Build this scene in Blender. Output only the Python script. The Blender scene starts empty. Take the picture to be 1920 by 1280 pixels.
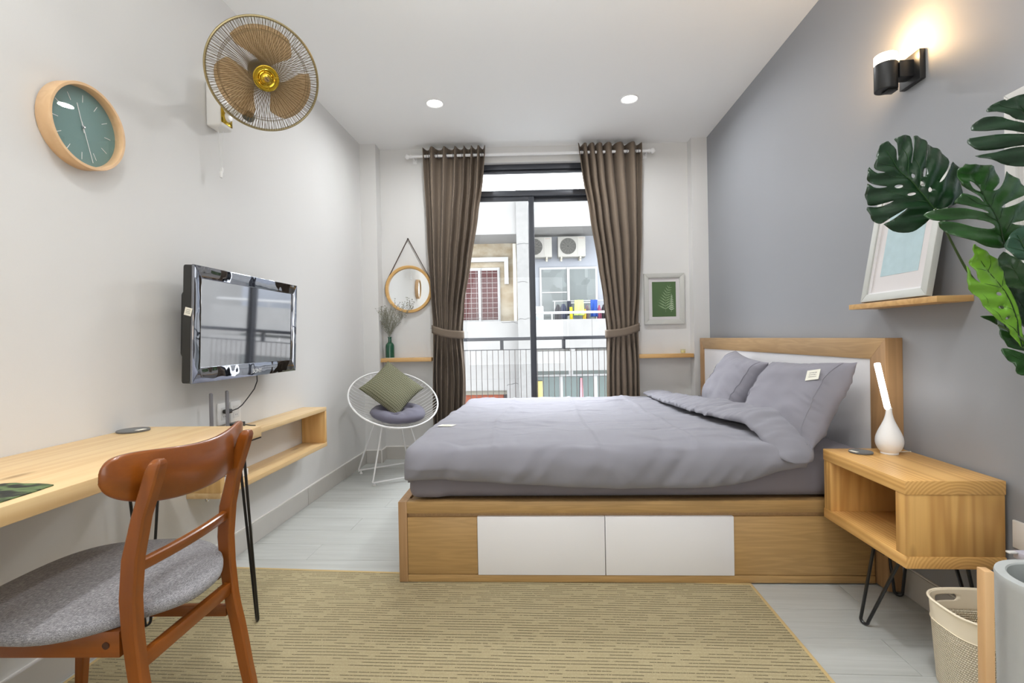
import bpy, bmesh, math, random
from math import sin, cos, pi, radians, sqrt, atan2, exp, hypot
from mathutils import Vector, Matrix, noise as mnoise
from mathutils.geometry import delaunay_2d_cdt
random.seed(7)
SC = bpy.context.scene
COL = SC.collection

# ---------------------------------------------------------------- camera, sky, lights, exposure
H = 1.05
PSI, PIT, ROL = atan2(58, 907), atan2(6, 907), radians(1.1)
_f = Vector((-sin(PSI)*cos(PIT), cos(PSI)*cos(PIT), -sin(PIT)))
_r = Vector((cos(PSI), sin(PSI), 0))
_u = _r.cross(_f)
_x = _r*cos(ROL) - _u*sin(ROL)
_y = _r*sin(ROL) + _u*cos(ROL)
CAMROT = Matrix((_x, _y, -_f)).transposed()
cd = bpy.data.cameras.new('camera')
cd.sensor_width = 36.0
cd.lens = 36.0*907/1920
cd.clip_start = 0.02
cam = bpy.data.objects.new('camera', cd)
cam.matrix_world = Matrix.Translation((0, 0, H)) @ CAMROT.to_4x4()
COL.objects.link(cam)
SC.camera = cam

w = bpy.data.worlds.new('overcast_sky')
SC.world = w
w.use_nodes = True
w.node_tree.nodes['Background'].inputs[0].default_value = (0.93, 0.97, 1.0, 1)
w.node_tree.nodes['Background'].inputs[1].default_value = 4.6

SC.view_settings.view_transform = 'Standard'
SC.view_settings.look = 'None'
SC.view_settings.exposure = 0.12
SC.view_settings.gamma = 1.0
SC.view_settings.use_curve_mapping = False
SC.cycles.max_bounces = 10
SC.cycles.diffuse_bounces = 5
SC.cycles.transparent_max_bounces = 24
SC.cycles.sample_clamp_indirect = 6.0


def lamp(name, kind, loc, energy, color=(1, 1, 1), size=.1, rot=None, size_y=None, spread=None):
    d = bpy.data.lights.new(name, kind)
    d.energy = energy
    d.color = color
    if kind == 'AREA':
        d.shape = 'RECTANGLE' if size_y else 'DISK'
        d.size = size
        if size_y:
            d.size_y = size_y
        if spread:
            d.spread = spread
    elif kind in ('POINT', 'SPOT'):
        d.shadow_soft_size = size
    o = bpy.data.objects.new(name, d)
    o.location = loc
    if rot:
        o.rotation_euler = rot
    COL.objects.link(o)
    return o


ZC, XL, XR = 2.737, -1.539, 1.4305
YF = -2.6                                   # the wall behind the camera
PBX, TBX = (-1.41, 4.21), radians(2.8056)
DOWNLIGHTS = [(-.738, 3.42), (.6455, 3.50), (-.74, .9), (.65, .9), (-.74, -1.4), (.65, -1.4)]
for i, (x, y) in enumerate(DOWNLIGHTS):
    lamp('downlight_bulb', 'AREA', (x, y, ZC-.012), 12.0 if i < 2 else 6.0, (.97, .985, 1), .11, spread=radians(170 if i < 2 else 125))
# added broad soft fill behind the camera; no known window there
lamp('rear_fill_light', 'AREA', (0, YF+.15, 1.45), 34.0, (.98, .99, 1), 2.3, (pi/2, 0, 0), 2.0)
# added upward fill above the frame, brightening the ceiling; no lamp stands there
lamp('ceiling_fill_light', 'AREA', (0, .75, 1.95), 31.0, (.97, .985, 1), .45, (pi, 0, 0))
# the open sky over the alley, pouring in above the balcony
lamp('alley_skylight', 'AREA', (PBX[0]+1.36*cos(TBX)-.95*sin(TBX), PBX[1]+1.36*sin(TBX)+.95*cos(TBX), 3.15), 310.0, (.90, .95, 1), 1.9, (radians(-52), 0, TBX), 1.0)
lamp('sconce_bulb', 'POINT', (1.325, 1.94, 2.115), 6.0, (1, .62, .28), .02)
lamp('desk_lamp_bulb', 'POINT', (-1.33, .62, 1.12), 1.5, (1, .74, .48), .06)

# ---------------------------------------------------------------- node helpers and materials
MATS = {}


def srgb(r, g, b):
    f = lambda c: (c/255/12.92 if c/255 <= .04045 else ((c/255+.055)/1.055)**2.4)
    return (f(r), f(g), f(b), 1)


class NT:
    def __init__(s, name):
        s.m = bpy.data.materials.new(name)
        s.m.use_nodes = True
        s.t = s.m.node_tree
        s.t.nodes.clear()
        s.out = s.t.nodes.new('ShaderNodeOutputMaterial')

    def n(s, typ, props=None, **ins):
        nd = s.t.nodes.new('ShaderNode'+typ)
        for k, v in (props or {}).items():
            setattr(nd, k, v)
        for k, v in ins.items():
            key = k.replace('_', ' ')
            tgt = nd.inputs[int(k[1:])] if k[0] == 'i' and k[1:].isdigit() else nd.inputs[key]
            if hasattr(v, 'links') or isinstance(v, bpy.types.NodeSocket):
                s.t.links.new(v, tgt)
            else:
                tgt.default_value = v
        return nd

    def math(s, op, a, b=0.0, c=0.0):
        return s.n('Math', {'operation': op}, i0=a, i1=b, i2=c).outputs[0]

    def mix(s, f, a, b, mode='MIX'):
        nd = s.n('Mix', {'data_type': 'RGBA', 'blend_type': mode})
        for key, v in ((0, f), (6, a), (7, b)):
            if isinstance(v, bpy.types.NodeSocket):
                s.t.links.new(v, nd.inputs[key])
            else:
                nd.inputs[key].default_value = v
        return nd.outputs[2]

    def ramp(s, f, stops):
        nd = s.n('ValToRGB', i0=f)
        e = nd.color_ramp.elements
        while len(e) < len(stops):
            e.new(.5)
        for el, (p, c) in zip(e, stops):
            el.position = p
            el.color = c if len(c) == 4 else (*c, 1)
        return nd.outputs[0]

    def coord(s, scale=(1, 1, 1), rand=False, rot=(0, 0, 0)):
        tc = s.n('TexCoord').outputs['Object']
        if rand:
            r = s.n('ObjectInfo').outputs['Random']
            off = s.n('CombineXYZ', X=s.math('MULTIPLY', r, 37.0), Y=s.math('MULTIPLY', r, 91.0), Z=s.math('MULTIPLY', r, 53.0)).outputs[0]
            tc = s.n('VectorMath', {'operation': 'ADD'}, i0=tc, i1=off).outputs[0]
        return s.n('Mapping', Vector=tc, Scale=scale, Rotation=rot).outputs[0]

    def noise(s, vec, scale=5.0, detail=3.0, rough=.5, dist=0.0):
        return s.n('TexNoise', Vector=vec, Scale=scale, Detail=detail, Roughness=rough, Distortion=dist).outputs[0]

    def bump(s, h, strength=.2, dist=.01):
        return s.n('Bump', Height=h, Strength=strength, Distance=dist).outputs[0]

    def done(s, **ins):
        b = s.n('BsdfPrincipled', **ins)
        s.t.links.new(b.outputs[0], s.out.inputs[0])
        MATS[s.m.name] = s.m
        return s.m


def plain(name, col, rough=.5, metal=0.0, spec=.5, var=0.0, vscale=6.0, bump=0.0, bscale=200.0):
    t = NT(name)
    c = col
    if var:
        nz = t.noise(t.coord(), vscale, 4)
        c = t.mix(nz, [x*(1-var) for x in col[:3]]+[1], [min(1, x*(1+var)) for x in col[:3]]+[1])
    ins = dict(Base_Color=c, Roughness=rough, Metallic=metal, Specular_IOR_Level=spec)
    if bump:
        ins['Normal'] = t.bump(t.noise(t.coord(), bscale, 2), bump, .002)
    return t.done(**ins)


def wood(name, light, dark, axis=0, ring=14.0, rough=.42, f_ring=.5, f_fib=.35, coat=0.0, rand=True, knots=True, grow=1.0, lines=34.0, pith=None):
    """long grain along the given axis; growth lines from a stretched noise, fine fibres and a few knots"""
    t = NT(name)
    sc = [ring, ring, ring]
    sc[axis] = ring*.07*grow
    n1 = t.noise(t.coord(tuple(sc), rand), 1.0, 2.0, .45, .35)
    rg = t.math('SINE', t.math('MULTIPLY', n1, lines))
    if pith:            # true growth rings about a pith line: arcs on the end grain, lines along the faces
        xyz = t.n('SeparateXYZ', Vector=t.n('TexCoord').outputs['Object'])
        ax = [i for i in range(3) if i != axis]
        p_ = [t.math('SUBTRACT', xyz.outputs[i], v) for i, v in zip(ax, pith)]
        r_ = t.math('SQRT', t.math('ADD', t.math('MULTIPLY', p_[0], p_[0]), t.math('MULTIPLY', p_[1], p_[1])))
        r_ = t.math('MULTIPLY_ADD', n1, .03, r_)
        rg = t.math('SINE', t.math('MULTIPLY', r_, 640.0))
    rg = t.math('MULTIPLY_ADD', rg, .5, .5)
    sf = [230.0]*3
    sf[axis] = 5.0
    fb = t.noise(t.coord(tuple(sf), rand), 1.0, 3.0, .6)
    mid = [l*.55+d*.45 for l, d in zip(light, dark)]
    c = t.mix(t.math('MULTIPLY', rg, f_ring), light, dark)
    c = t.mix(t.math('MULTIPLY', t.n('MapRange', Value=fb, i1=.35, i2=.75).outputs[0], f_fib), c, mid)
    big = t.noise(t.coord((2.2,)*3, rand), 1.0, 2.0)
    c = t.mix(t.math('MULTIPLY', big, .25), c, mid)
    if knots:
        sk = [7.0]*3
        sk[axis] = 2.6
        v = t.n('TexVoronoi', Vector=t.coord(tuple(sk), rand), Scale=1.0, Randomness=1.0).outputs[0]
        k = t.n('MapRange', Value=v, i1=.035, i2=.13, i3=1.0, i4=0.0).outputs[0]
        c = t.mix(t.math('MULTIPLY', k, .8), c, [d*.55 for d in dark[:3]]+[1])
    return t.done(Base_Color=c, Roughness=rough, Coat_Weight=coat, Coat_Roughness=.12, Normal=t.bump(fb, .06, .002))


def fabric(name, col, col2, scale=900.0, rough=.9, bump=.25, wr=0.0, sheen=.15):
    t = NT(name)
    wv = t.noise(t.coord(), scale, 2, .7)
    big = t.noise(t.coord(), 7.0, 3)
    c = t.mix(t.math('MULTIPLY_ADD', wv, .7, t.math('MULTIPLY', big, .3)), col, col2)
    h = wv
    if wr:
        wz = t.n('TexNoise', {'noise_type': 'RIDGED_MULTIFRACTAL'}, Vector=t.coord((1, 2.2, 1.4)), Scale=3.2, Detail=3.0, Distortion=.8).outputs[0]
        h = t.math('MULTIPLY_ADD', wz, wr, t.math('MULTIPLY', wv, .04))
        nm = t.bump(h, bump, .02)
    else:
        nm = t.bump(h, bump, .0015)
    return t.done(Base_Color=c, Roughness=rough, Sheen_Weight=sheen, Specular_IOR_Level=.2, Normal=nm)


def emit(name, col, strength, base=(.9, .9, .9, 1)):
    t = NT(name)
    return t.done(Base_Color=base, Emission_Color=col, Emission_Strength=strength, Roughness=.4)


def glass(name, tint=(1, 1, 1, 1), refl=1.0, rough=0.0, ior=1.45):
    t = NT(name)
    tr = t.n('BsdfTransparent', Color=tint)
    gl = t.n('BsdfGlossy', Color=(1, 1, 1, 1), Roughness=rough)
    front = t.math('SUBTRACT', 1.0, t.n('NewGeometry').outputs['Backfacing'])
    fr = t.math('MULTIPLY', t.math('MULTIPLY', t.n('Fresnel', IOR=ior).outputs[0], refl), front)
    mx = t.n('MixShader', i0=fr, i1=tr.outputs[0], i2=gl.outputs[0])
    t.t.links.new(mx.outputs[0], t.out.inputs[0])
    MATS[name] = t.m
    return t.m


WALL = plain('white_wall_paint', (.685, .68, .665, 1), .62, var=.02, vscale=1.5, bump=.06, bscale=260)
CEIL = plain('ceiling_paint', (.92, .925, .92, 1), .75)
GREY = plain('grey_wall_paint', (.29, .298, .316, 1), .6, var=.03, vscale=1.5, bump=.06, bscale=260)
BASETILE = plain('grey_baseboard_tile', (.52, .50, .465, 1), .3, var=.05, vscale=9)
GROUT = plain('white_grout', (.82, .80, .77, 1), .8)
PINE = wood('pine_pale', srgb(224, 196, 148), srgb(196, 152, 96), 1, 11, .42, .45, .3)
PINEX = wood('pine_pale_cross', srgb(240, 214, 166), srgb(214, 170, 108), 0, 11, .42, .45, .3)
PINEZ = wood('pine_upright', srgb(228, 190, 128), srgb(196, 146, 84), 2, 11, .42, .5, .3)
NPINE = wood('honey_pine', srgb(228, 182, 112), srgb(182, 124, 58), 1, 9, .38, .55, .3, pith=(.16, .44))
NPINEB = wood('honey_pine_lower', srgb(228, 182, 112), srgb(182, 124, 58), 1, 9, .38, .55, .3, pith=(.19, .23))
NPINEZ = wood('honey_pine_upright', srgb(222, 176, 106), srgb(168, 114, 54), 2, 12, .4, .6, .35)
OAK = wood('oak_laminate', srgb(184, 148, 96), srgb(126, 95, 54), 0, 34, .45, .32, .8, knots=False)
OAKY = wood('oak_laminate_cross', srgb(188, 154, 110), srgb(140, 108, 70), 1, 30, .45, .32, .7, knots=False)
OAKZ = wood('oak_laminate_upright', srgb(178, 140, 98), srgb(124, 92, 58), 2, 20, .45, .38, .6, knots=False)
CHAIRWOOD = wood('walnut_stain', srgb(144, 78, 22), srgb(82, 38, 7), 2, 9, .28, .35, .4, .25, knots=False)
CHAIRWOODY = wood('walnut_stain_cross', srgb(144, 78, 22), srgb(86, 40, 7), 1, 9, .28, .35, .4, .25, knots=False)
BAMBOO = wood('bamboo_ring', srgb(212, 170, 104), srgb(184, 138, 76), 0, 14, .4, .4, .3, knots=False)
BEECH = wood('beech_veneer', srgb(226, 190, 148), srgb(204, 162, 116), 1, 12, .45, .3, .4, knots=False)
LEDGE = wood('pine_ledge', srgb(214, 172, 112), srgb(180, 132, 74), 0, 14, .4, .5, .3)
BLACKSTEEL = plain('black_steel', (.008, .008, .009, 1), .28, .0, .6)
WHITEMETAL = plain('white_metal', (.82, .82, .82, 1), .35)
WHITEGLOSS = plain('white_lacquer', (.80, .79, .80, 1), .25)
WHITEPLASTIC = plain('white_plastic', (.82, .82, .81, 1), .35)
GREYPLASTIC = plain('grey_plastic', (.17, .165, .175, 1), .4)
BLACKPLASTIC = plain('black_plastic', (.014, .014, .015, 1), .35)
TVSIDE = plain('matt_black_plastic', (.022, .022, .02, 1), .55)
_t = NT('piano_black')
TVGLOSS = _t.done(Base_Color=(.30, .31, .34, 1), Metallic=1.0, Roughness=.03, Normal=_t.bump(_t.noise(_t.coord((5, 5, 5)), 2.0, 1.0), .22, .02))
TVSCREEN = plain('screen_glass', (.46, .46, .47, 1), .045, 1.0)
CHROME = plain('chrome', (.75, .75, .77, 1), .15, 1)
GOLD = plain('polished_brass', srgb(200, 168, 60), .18, 1)
BRONZE = plain('bronze_wire', srgb(120, 104, 76), .35, .6)
MIRROR = plain('mirror_silver', (.93, .95, .95, 1), .01, 1)
ALU = plain('charcoal_aluminium', srgb(62, 65, 72), .4, .2)
GLASS = glass('clear_glass')
CLOCKGLASS = glass('clock_glass', refl=1.0)
DUVETM = fabric('grey_lilac_cotton', srgb(143, 142, 150), srgb(134, 133, 141), 1400, .85, 1.0, 1.1)
SHEETM = fabric('grey_lilac_sheet', srgb(138, 133, 140), srgb(128, 123, 131), 1400, .85, .9, 1.0)
PILLOWM = fabric('grey_lilac_pillowcase', srgb(143, 141, 150), srgb(134, 132, 141), 1400, .85, 1.0, 1.0)
CUSHM = fabric('slate_cushion_cotton', srgb(112, 110, 124), srgb(99, 97, 111), 1200, .85, .3)
CURTAINM = fabric('taupe_curtain_cloth', srgb(122, 109, 96), srgb(112, 100, 87), 1500, .8, .12, sheen=.04)
SEATM = None
CONCRETE = plain('cast_concrete', srgb(178, 181, 180), .8, var=.08, vscale=14, bump=.15, bscale=90)
CREAM = plain('cream_plastic', srgb(244, 232, 208), .45)
TAG = plain('cream_label', (.78, .76, .66, 1), .8)
INK = plain('dark_print', (.03, .03, .03, 1), .8)
FELT = fabric('grey_felt', srgb(128, 128, 126), srgb(70, 70, 70), 420, .95, .5)
STEM = plain('plant_stem', srgb(70, 92, 52), .5)
# ---------------------------------------------------------------- geometry helpers
def box(bm, x0, x1, y0, y1, z0, z1, bev=0.0, seg=2):
    vs = [bm.verts.new(p) for p in ((x0, y0, z0), (x1, y0, z0), (x1, y1, z0), (x0, y1, z0), (x0, y0, z1), (x1, y0, z1), (x1, y1, z1), (x0, y1, z1))]
    fs = [bm.faces.new([vs[i] for i in q]) for q in ((3, 2, 1, 0), (4, 5, 6, 7), (0, 1, 5, 4), (1, 2, 6, 5), (2, 3, 7, 6), (3, 0, 4, 7))]
    if bev:
        es = list({e for f in fs for e in f.edges})
        bmesh.ops.bevel(bm, geom=es, offset=bev, segments=seg, affect='EDGES', profile=.5)
    return vs


def B(*a, **k):
    bm = bmesh.new()
    box(bm, *a, **k)
    return bm


def loft(bm, rings, closed=True, caps=True):
    """rings of equal length -> skin"""
    R = [[bm.verts.new(p) for p in r] for r in rings]
    n = len(R[0])
    for a, b in zip(R, R[1:]):
        for i in range(n if closed else n-1):
            j = (i+1) % n
            bm.faces.new((a[i], a[j], b[j], b[i]))
    if caps and closed:
        bm.faces.new(R[0][::-1])
        bm.faces.new(R[-1])
    return R


def tube(bm, pts, r, n=8, closed=False):
    pts = [Vector(p) for p in pts]
    m = len(pts)
    rings = []
    nrm = None
    for i, p in enumerate(pts):
        a = pts[(i-1) % m] if closed or i else p
        b = pts[(i+1) % m] if closed or i < m-1 else p
        t = (b-a).normalized()
        if nrm is None:
            nrm = t.cross(Vector((0, 0, 1)) if abs(t.z) < .9 else Vector((1, 0, 0))).normalized()
        else:
            nrm = (nrm - t*nrm.dot(t)).normalized()
        bi = t.cross(nrm)
        rr = r[i] if isinstance(r, (list, tuple)) else r
        rings.append([p + (nrm*cos(2*pi*k/n) + bi*sin(2*pi*k/n))*rr for k in range(n)])
    if closed:
        R = [[bm.verts.new(p) for p in ring] for ring in rings]
        for i in range(m):
            a, b = R[i], R[(i+1) % m]
            # pick the twist that closes best
            off = 0
            if i == m-1:
                off = min(range(n), key=lambda o: (a[0].co-b[o].co).length)
            for k in range(n):
                bm.faces.new((a[k], a[(k+1) % n], b[(k+1+off) % n], b[(k+off) % n]))
    else:
        loft(bm, rings)


def T(pts, r, n=8, closed=False):
    bm = bmesh.new()
    tube(bm, pts, r, n, closed)
    return bm


def lathe(bm, prof, n=32, c=(0, 0, 0), axis='Z', closed_prof=False):
    def P(r, z, a):
        x, y = r*cos(a), r*sin(a)
        v = {'Z': (x, y, z), 'X': (z, x, y), 'Y': (x, z, y)}[axis]
        return (v[0]+c[0], v[1]+c[1], v[2]+c[2])
    rows = []
    for r, z in prof:
        if r < 1e-6:
            rows.append([bm.verts.new(P(0, z, 0))])
        else:
            rows.append([bm.verts.new(P(r, z, 2*pi*k/n)) for k in range(n)])
    pairs = list(zip(rows, rows[1:]))
    if closed_prof:
        pairs.append((rows[-1], rows[0]))
    for a, b in pairs:
        for k in range(n):
            j = (k+1) % n
            if len(a) == 1 and len(b) == 1:
                continue
            if len(a) == 1:
                bm.faces.new((a[0], b[j], b[k]))
            elif len(b) == 1:
                bm.faces.new((a[k], a[j], b[0]))
            else:
                bm.faces.new((a[k], a[j], b[j], b[k]))


def L(prof, n=32, c=(0, 0, 0), axis='Z', closed_prof=False):
    bm = bmesh.new()
    lathe(bm, prof, n, c, axis, closed_prof)
    return bm


def prism(bm, poly, t0, t1, axis='Y', bev=0.0):
    def P(a, b, t):
        return {'Y': (a, t, b), 'X': (t, a, b), 'Z': (a, b, t)}[axis]
    lo = [bm.verts.new(P(a, b, t0)) for a, b in poly]
    hi = [bm.verts.new(P(a, b, t1)) for a, b in poly]
    fs = [bm.faces.new(lo[::-1]), bm.faces.new(hi)]
    n = len(poly)
    for i in range(n):
        j = (i+1) % n
        fs.append(bm.faces.new((lo[i], lo[j], hi[j], hi[i])))
    if bev:
        bmesh.ops.bevel(bm, geom=list({e for f in fs[:2] for e in f.edges}), offset=bev, segments=2, affect='EDGES', profile=.5)


def PR(poly, t0, t1, axis='Y', bev=0.0):
    bm = bmesh.new()
    prism(bm, poly, t0, t1, axis, bev)
    return bm


def grid(bm, fn, nu, nv, cu=False, cv=False):
    V = [[bm.verts.new(fn(i/(nu if cu else nu-1), j/(nv if cv else nv-1))) for j in range(nv)] for i in range(nu)]
    for i in range(nu if cu else nu-1):
        for j in range(nv if cv else nv-1):
            a, b = (i+1) % nu, (j+1) % nv
            bm.faces.new((V[i][j], V[a][j], V[a][b], V[i][b]))
    return V


def mesh(name, bm, mat, smooth=40):
    bmesh.ops.remove_doubles(bm, verts=bm.verts, dist=1e-6)
    bmesh.ops.recalc_face_normals(bm, faces=bm.faces)
    me = bpy.data.meshes.new(name)
    bm.to_mesh(me)
    bm.free()
    if smooth:
        for p in me.polygons:
            p.use_smooth = True
        me.set_sharp_from_angle(angle=radians(smooth))
    if mat:
        me.materials.append(mat)
    return me


def obj(name, bm, mat, parent=None, smooth=40, kind=None, label=None):
    o = bpy.data.objects.new(name, mesh(name, bm, mat, smooth))
    COL.objects.link(o)
    if parent:
        o.parent = parent
    if kind:
        o['kind'] = kind
    if label:
        o['label'] = label
    return o


def tag(o, label, cat, group=None):
    o['label'] = label
    o['category'] = cat
    if group:
        o['group'] = group
    return o


def thing(name, label, cat, loc=(0, 0, 0), rz=0.0, group=None):
    o = bpy.data.objects.new(name, None)
    o.empty_display_size = .05
    COL.objects.link(o)
    o.location = loc
    o.rotation_euler = (0, 0, rz)
    return tag(o, label, cat, group)


def struct(name, bm, mat, loc=None, rz=0.0, smooth=40):
    o = obj(name, bm, mat, None, smooth, 'structure')
    if loc:
        o.location = loc
        o.rotation_euler = (0, 0, rz)
    return o


def copy_tree(o, parent=None):
    c = o.copy()
    COL.objects.link(c)
    if parent:
        c.parent = parent
    for ch in list(o.children):
        copy_tree(ch, c)
    return c


def text(name, body, size, mat, parent, mtx, extrude=.0004):
    cu = bpy.data.curves.new(name, 'FONT')
    cu.body = body
    cu.size = size
    cu.align_x = 'CENTER'
    cu.align_y = 'CENTER'
    cu.extrude = extrude
    cu.materials.append(mat)
    tmp = bpy.data.objects.new('lettering', cu)
    COL.objects.link(tmp)
    me = bpy.data.meshes.new_from_object(tmp.evaluated_get(bpy.context.evaluated_depsgraph_get()))
    bpy.data.objects.remove(tmp)
    o = bpy.data.objects.new(name, me)
    COL.objects.link(o)
    o.parent = parent
    o.matrix_local = mtx
    return o


def frame_mtx(org, xa, ya):
    xa = Vector(xa).normalized()
    za = xa.cross(Vector(ya)).normalized()
    ya = za.cross(xa)
    m = Matrix((xa, ya, za)).transposed().to_4x4()
    m.translation = org
    return m


def label_patch(parent, mtx, w, h, rows=3, name='care_label'):
    """a small sewn or stuck label with faint lines of print"""
    o = obj(name, B(-w/2, w/2, -h/2, h/2, 0, .0012), TAG, parent, label='cream cloth label')
    o.matrix_local = mtx
    bm = bmesh.new()
    for i in range(rows):
        yy = h*(.22-.2*i)
        x = -w*.28
        while x < w*.25:
            ww = w*random.uniform(.04, .12)
            box(bm, x, min(x+ww, w*.3), yy-h*.025, yy+h*.025, .0012, .0015)
            x += ww+w*.03
    p = obj('print', bm, INK, o)
    return o


def wr(x, y, z, amp, sc, seed=0.0):
    return amp*mnoise.noise(Vector((x*sc+seed, y*sc-seed*.7, z*sc+seed*1.3)))


# the window wall is not square to the side walls: a frame of its own
TB = radians(2.8056)
PB = (-1.41, 4.21, 0)


def bw(s, off, z=0.0):
    """point on the window wall: s along it, off into the room"""
    return (PB[0]+s*cos(TB)+off*sin(TB), PB[1]+s*sin(TB)-off*cos(TB), z)
# ---------------------------------------------------------------- room shell
def wall_y(x):
    return PB[1] + (x-PB[0])*math.tan(TB)


FLOORM = NT('pale_wood_vinyl')
_t = FLOORM
_v = _t.coord((1.6, 26, 26), True)
_n = _t.noise(_v, 1.0, 4.0, .65, .3)
_f2 = _t.noise(_t.coord((5, 190, 190), True), 1.0, 3.0, .6)
_r2 = _t.n('ObjectInfo').outputs['Random']
_c = _t.mix(_n, srgb(160, 162, 158), srgb(202, 205, 202))
_c = _t.mix(_t.math('MULTIPLY', _t.n('MapRange', Value=_f2, i1=.45, i2=.75).outputs[0], .35), _c, srgb(160, 160, 154))
_c = _t.mix(_t.math('MULTIPLY', _r2, .12), _c, srgb(178, 178, 172))
FLOORMAT = _t.done(Base_Color=_c, Roughness=.33, Normal=_t.bump(_f2, .08, .001))
floor = struct('floor', B(XL-.1, XR+.1, YF-.1, 4.6, -.12, -.004), plain('floor_bed', (.28, .28, .27, 1), .8))
PW, PL = .18, 1.22
cache = {}
row = 0
y = YF
while y < 4.45:
    x = XL - ((row*.47) % 1.0)*PL
    while x < XR:
        a, b = max(x, XL), min(x+PL, XR)
        if b-a > .02:
            key = round(b-a, 3)
            if key not in cache:
                cache[key] = mesh('plank', B(0, key-.0012, 0, PW-.0012, -.0045, 0, bev=.0006, seg=1), FLOORMAT)
            o = bpy.data.objects.new('plank', cache[key])
            COL.objects.link(o)
            o.parent = floor
            o.location = (a, y, 0)
        x += PL
    y += PW
    row += 1

struct('ceiling', B(XL-.1, XR+.1, YF-.1, 4.8, ZC, ZC+.1), CEIL)
struct('wall_left', B(XL-.12, XL, YF-.1, 4.6, 0, ZC), WALL)
struct('wall_right', B(XR, XR+.12, YF-.1, 4.7, 0, ZC), GREY)
struct('wall_front', B(XL, XR, YF-.12, YF, 0, ZC), WALL)
# window wall: solid beside and above the balcony door
DS0, DS1, DZ = .60, 2.12, 2.60
bm = bmesh.new()
box(bm, -.3, DS0, 0, .16, 0, ZC)
box(bm, DS1, 3.05, 0, .16, 0, ZC)
box(bm, DS0, DS1, 0, .16, DZ, ZC)
struct('wall_back', bm, WALL, PB, TB)
struct('wall_pilaster_left', B(-.2, 0, -.135, 0, 0, ZC), WALL, PB, TB)
struct('wall_pilaster_right', B(2.705, 2.95, -.10, 0, 0, ZC), WALL, PB, TB)


def baseboard(name, x0, x1, flip, loc, rz, tile=.6, first=0.0, h=.11, t=.012):
    """grout body with proud tiles along local x; tiles face local -y (or +y)"""
    sgn = 1 if flip else -1
    y0, y1 = sorted((0, sgn*t*.55))
    o = struct(name, B(x0, x1, y0, y1, 0, h+.004), GROUT, loc, rz)
    a = x0-first
    while a < x1:
        p, q = max(a, x0), min(a+tile, x1)
        if q-p > .01:
            ya, yb = sorted((sgn*t*.5, sgn*t))
            obj('tile', B(p+.0018, q-.0018, ya, yb, 0, h, bev=.0012, seg=1), BASETILE, o)
        a += tile
    return o


baseboard('baseboard_left', YF, 4.06, False, (XL, 0, 0), pi/2, .6, .38)
baseboard('baseboard_right', YF, 4.22, True, (XR, 0, 0), pi/2, .6, .1)
baseboard('baseboard_back_left', 0.0, DS0, False, PB, TB, .3)
baseboard('baseboard_pilaster_left', -.125, 0.0, False, bw(0, .135), TB, .3)
baseboard('baseboard_back_right', DS1, 2.70, False, PB, TB, .3)
baseboard('baseboard_reveal_left', -.135, 0.0, False, PB, TB+pi/2, .3)

# ---------------------------------------------------------------- balcony door
fr = bmesh.new()
box(fr, DS0, DS0+.05, .05, .14, 0, DZ, .003)
door = struct('door_1', fr, ALU, PB, TB)
for nm, a in (('jamb', (DS1-.05, DS1, .05, .14, 0, DZ)), ('head', (DS0+.05, DS1-.05, .05, .14, DZ-.045, DZ)),
              ('head', (DS0+.05, DS1-.05, .07, .12, DZ-.066, DZ-.049)), ('transom', (DS0+.05, DS1-.05, .05, .14, 2.318, 2.368)),
              ('sill', (DS0+.05, DS1-.05, .05, .14, 0, .03))):
    obj(nm, B(*a, bev=.003), ALU, door)


def sash(s0, s1, yy, z0, z1):
    bm = bmesh.new()
    box(bm, s0, s0+.05, yy, yy+.03, z0, z1, .003)
    o = obj('sliding_sash', bm, ALU, door)
    obj('stile', B(s1-.05, s1, yy, yy+.03, z0, z1, bev=.003), ALU, o)
    obj('rail', B(s0+.05, s1-.05, yy, yy+.03, z1-.038, z1, bev=.003), ALU, o)
    obj('rail', B(s0+.05, s1-.05, yy, yy+.03, z0, z0+.07, bev=.003), ALU, o)
    obj('pane', B(s0+.045, s1-.045, yy+.013, yy+.017, z0+.06, z1-.034), GLASS, o)
    return o


sash(DS0+.05, 1.357, .062, .03, 2.318)
sash(1.303, DS1-.05, .1, .03, 2.318)
obj('pane', B(DS0+.045, DS1-.045, .092, .096, 2.364, DZ-.063), GLASS, door)

# ---------------------------------------------------------------- rug
RUGM = NT('tan_dashed_weave')
_t = RUGM
_tc = _t.n('SeparateXYZ', Vector=_t.n('TexCoord').outputs['Object'])
_warp = _t.noise(_t.coord((1.2, .6, 1)), 2.0, 1.0)
_yy = _t.math('MULTIPLY', _t.math('MULTIPLY_ADD', _warp, .010, _tc.outputs[1]), 64.0)
_row = _t.math('FLOOR', _yy)
_fr = _t.math('FRACT', _yy)
_line = _t.math('COMPARE', _fr, .5, .10)
_dv = _t.n('CombineXYZ', X=_t.math('MULTIPLY', _tc.outputs[0], 11.0), Y=_t.math('MULTIPLY', _row, 7.31), Z=0.0).outputs[0]
_dash = _t.math('GREATER_THAN', _t.noise(_dv, 1.0, 1.0, .4), .43)
_dv2 = _t.n('CombineXYZ', X=_t.math('MULTIPLY', _tc.outputs[0], 260.0), Y=_t.math('MULTIPLY', _row, 3.1), Z=0.0).outputs[0]
_dot = _t.math('GREATER_THAN', _t.noise(_dv2, 1.0, 1.0), .36)
_k = _t.math('MULTIPLY', _t.math('MULTIPLY', _line, _dash), _dot)
_wv = _t.noise(_t.coord((300, 420, 100)), 1.0, 2.0, .7)
_c = _t.mix(_wv, srgb(136, 124, 94), srgb(198, 186, 150))
_c = _t.mix(_t.math('MULTIPLY', _t.noise(_t.coord((4, 9, 1)), 1.0, 2.0), .35), _c, srgb(160, 145, 110))
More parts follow.
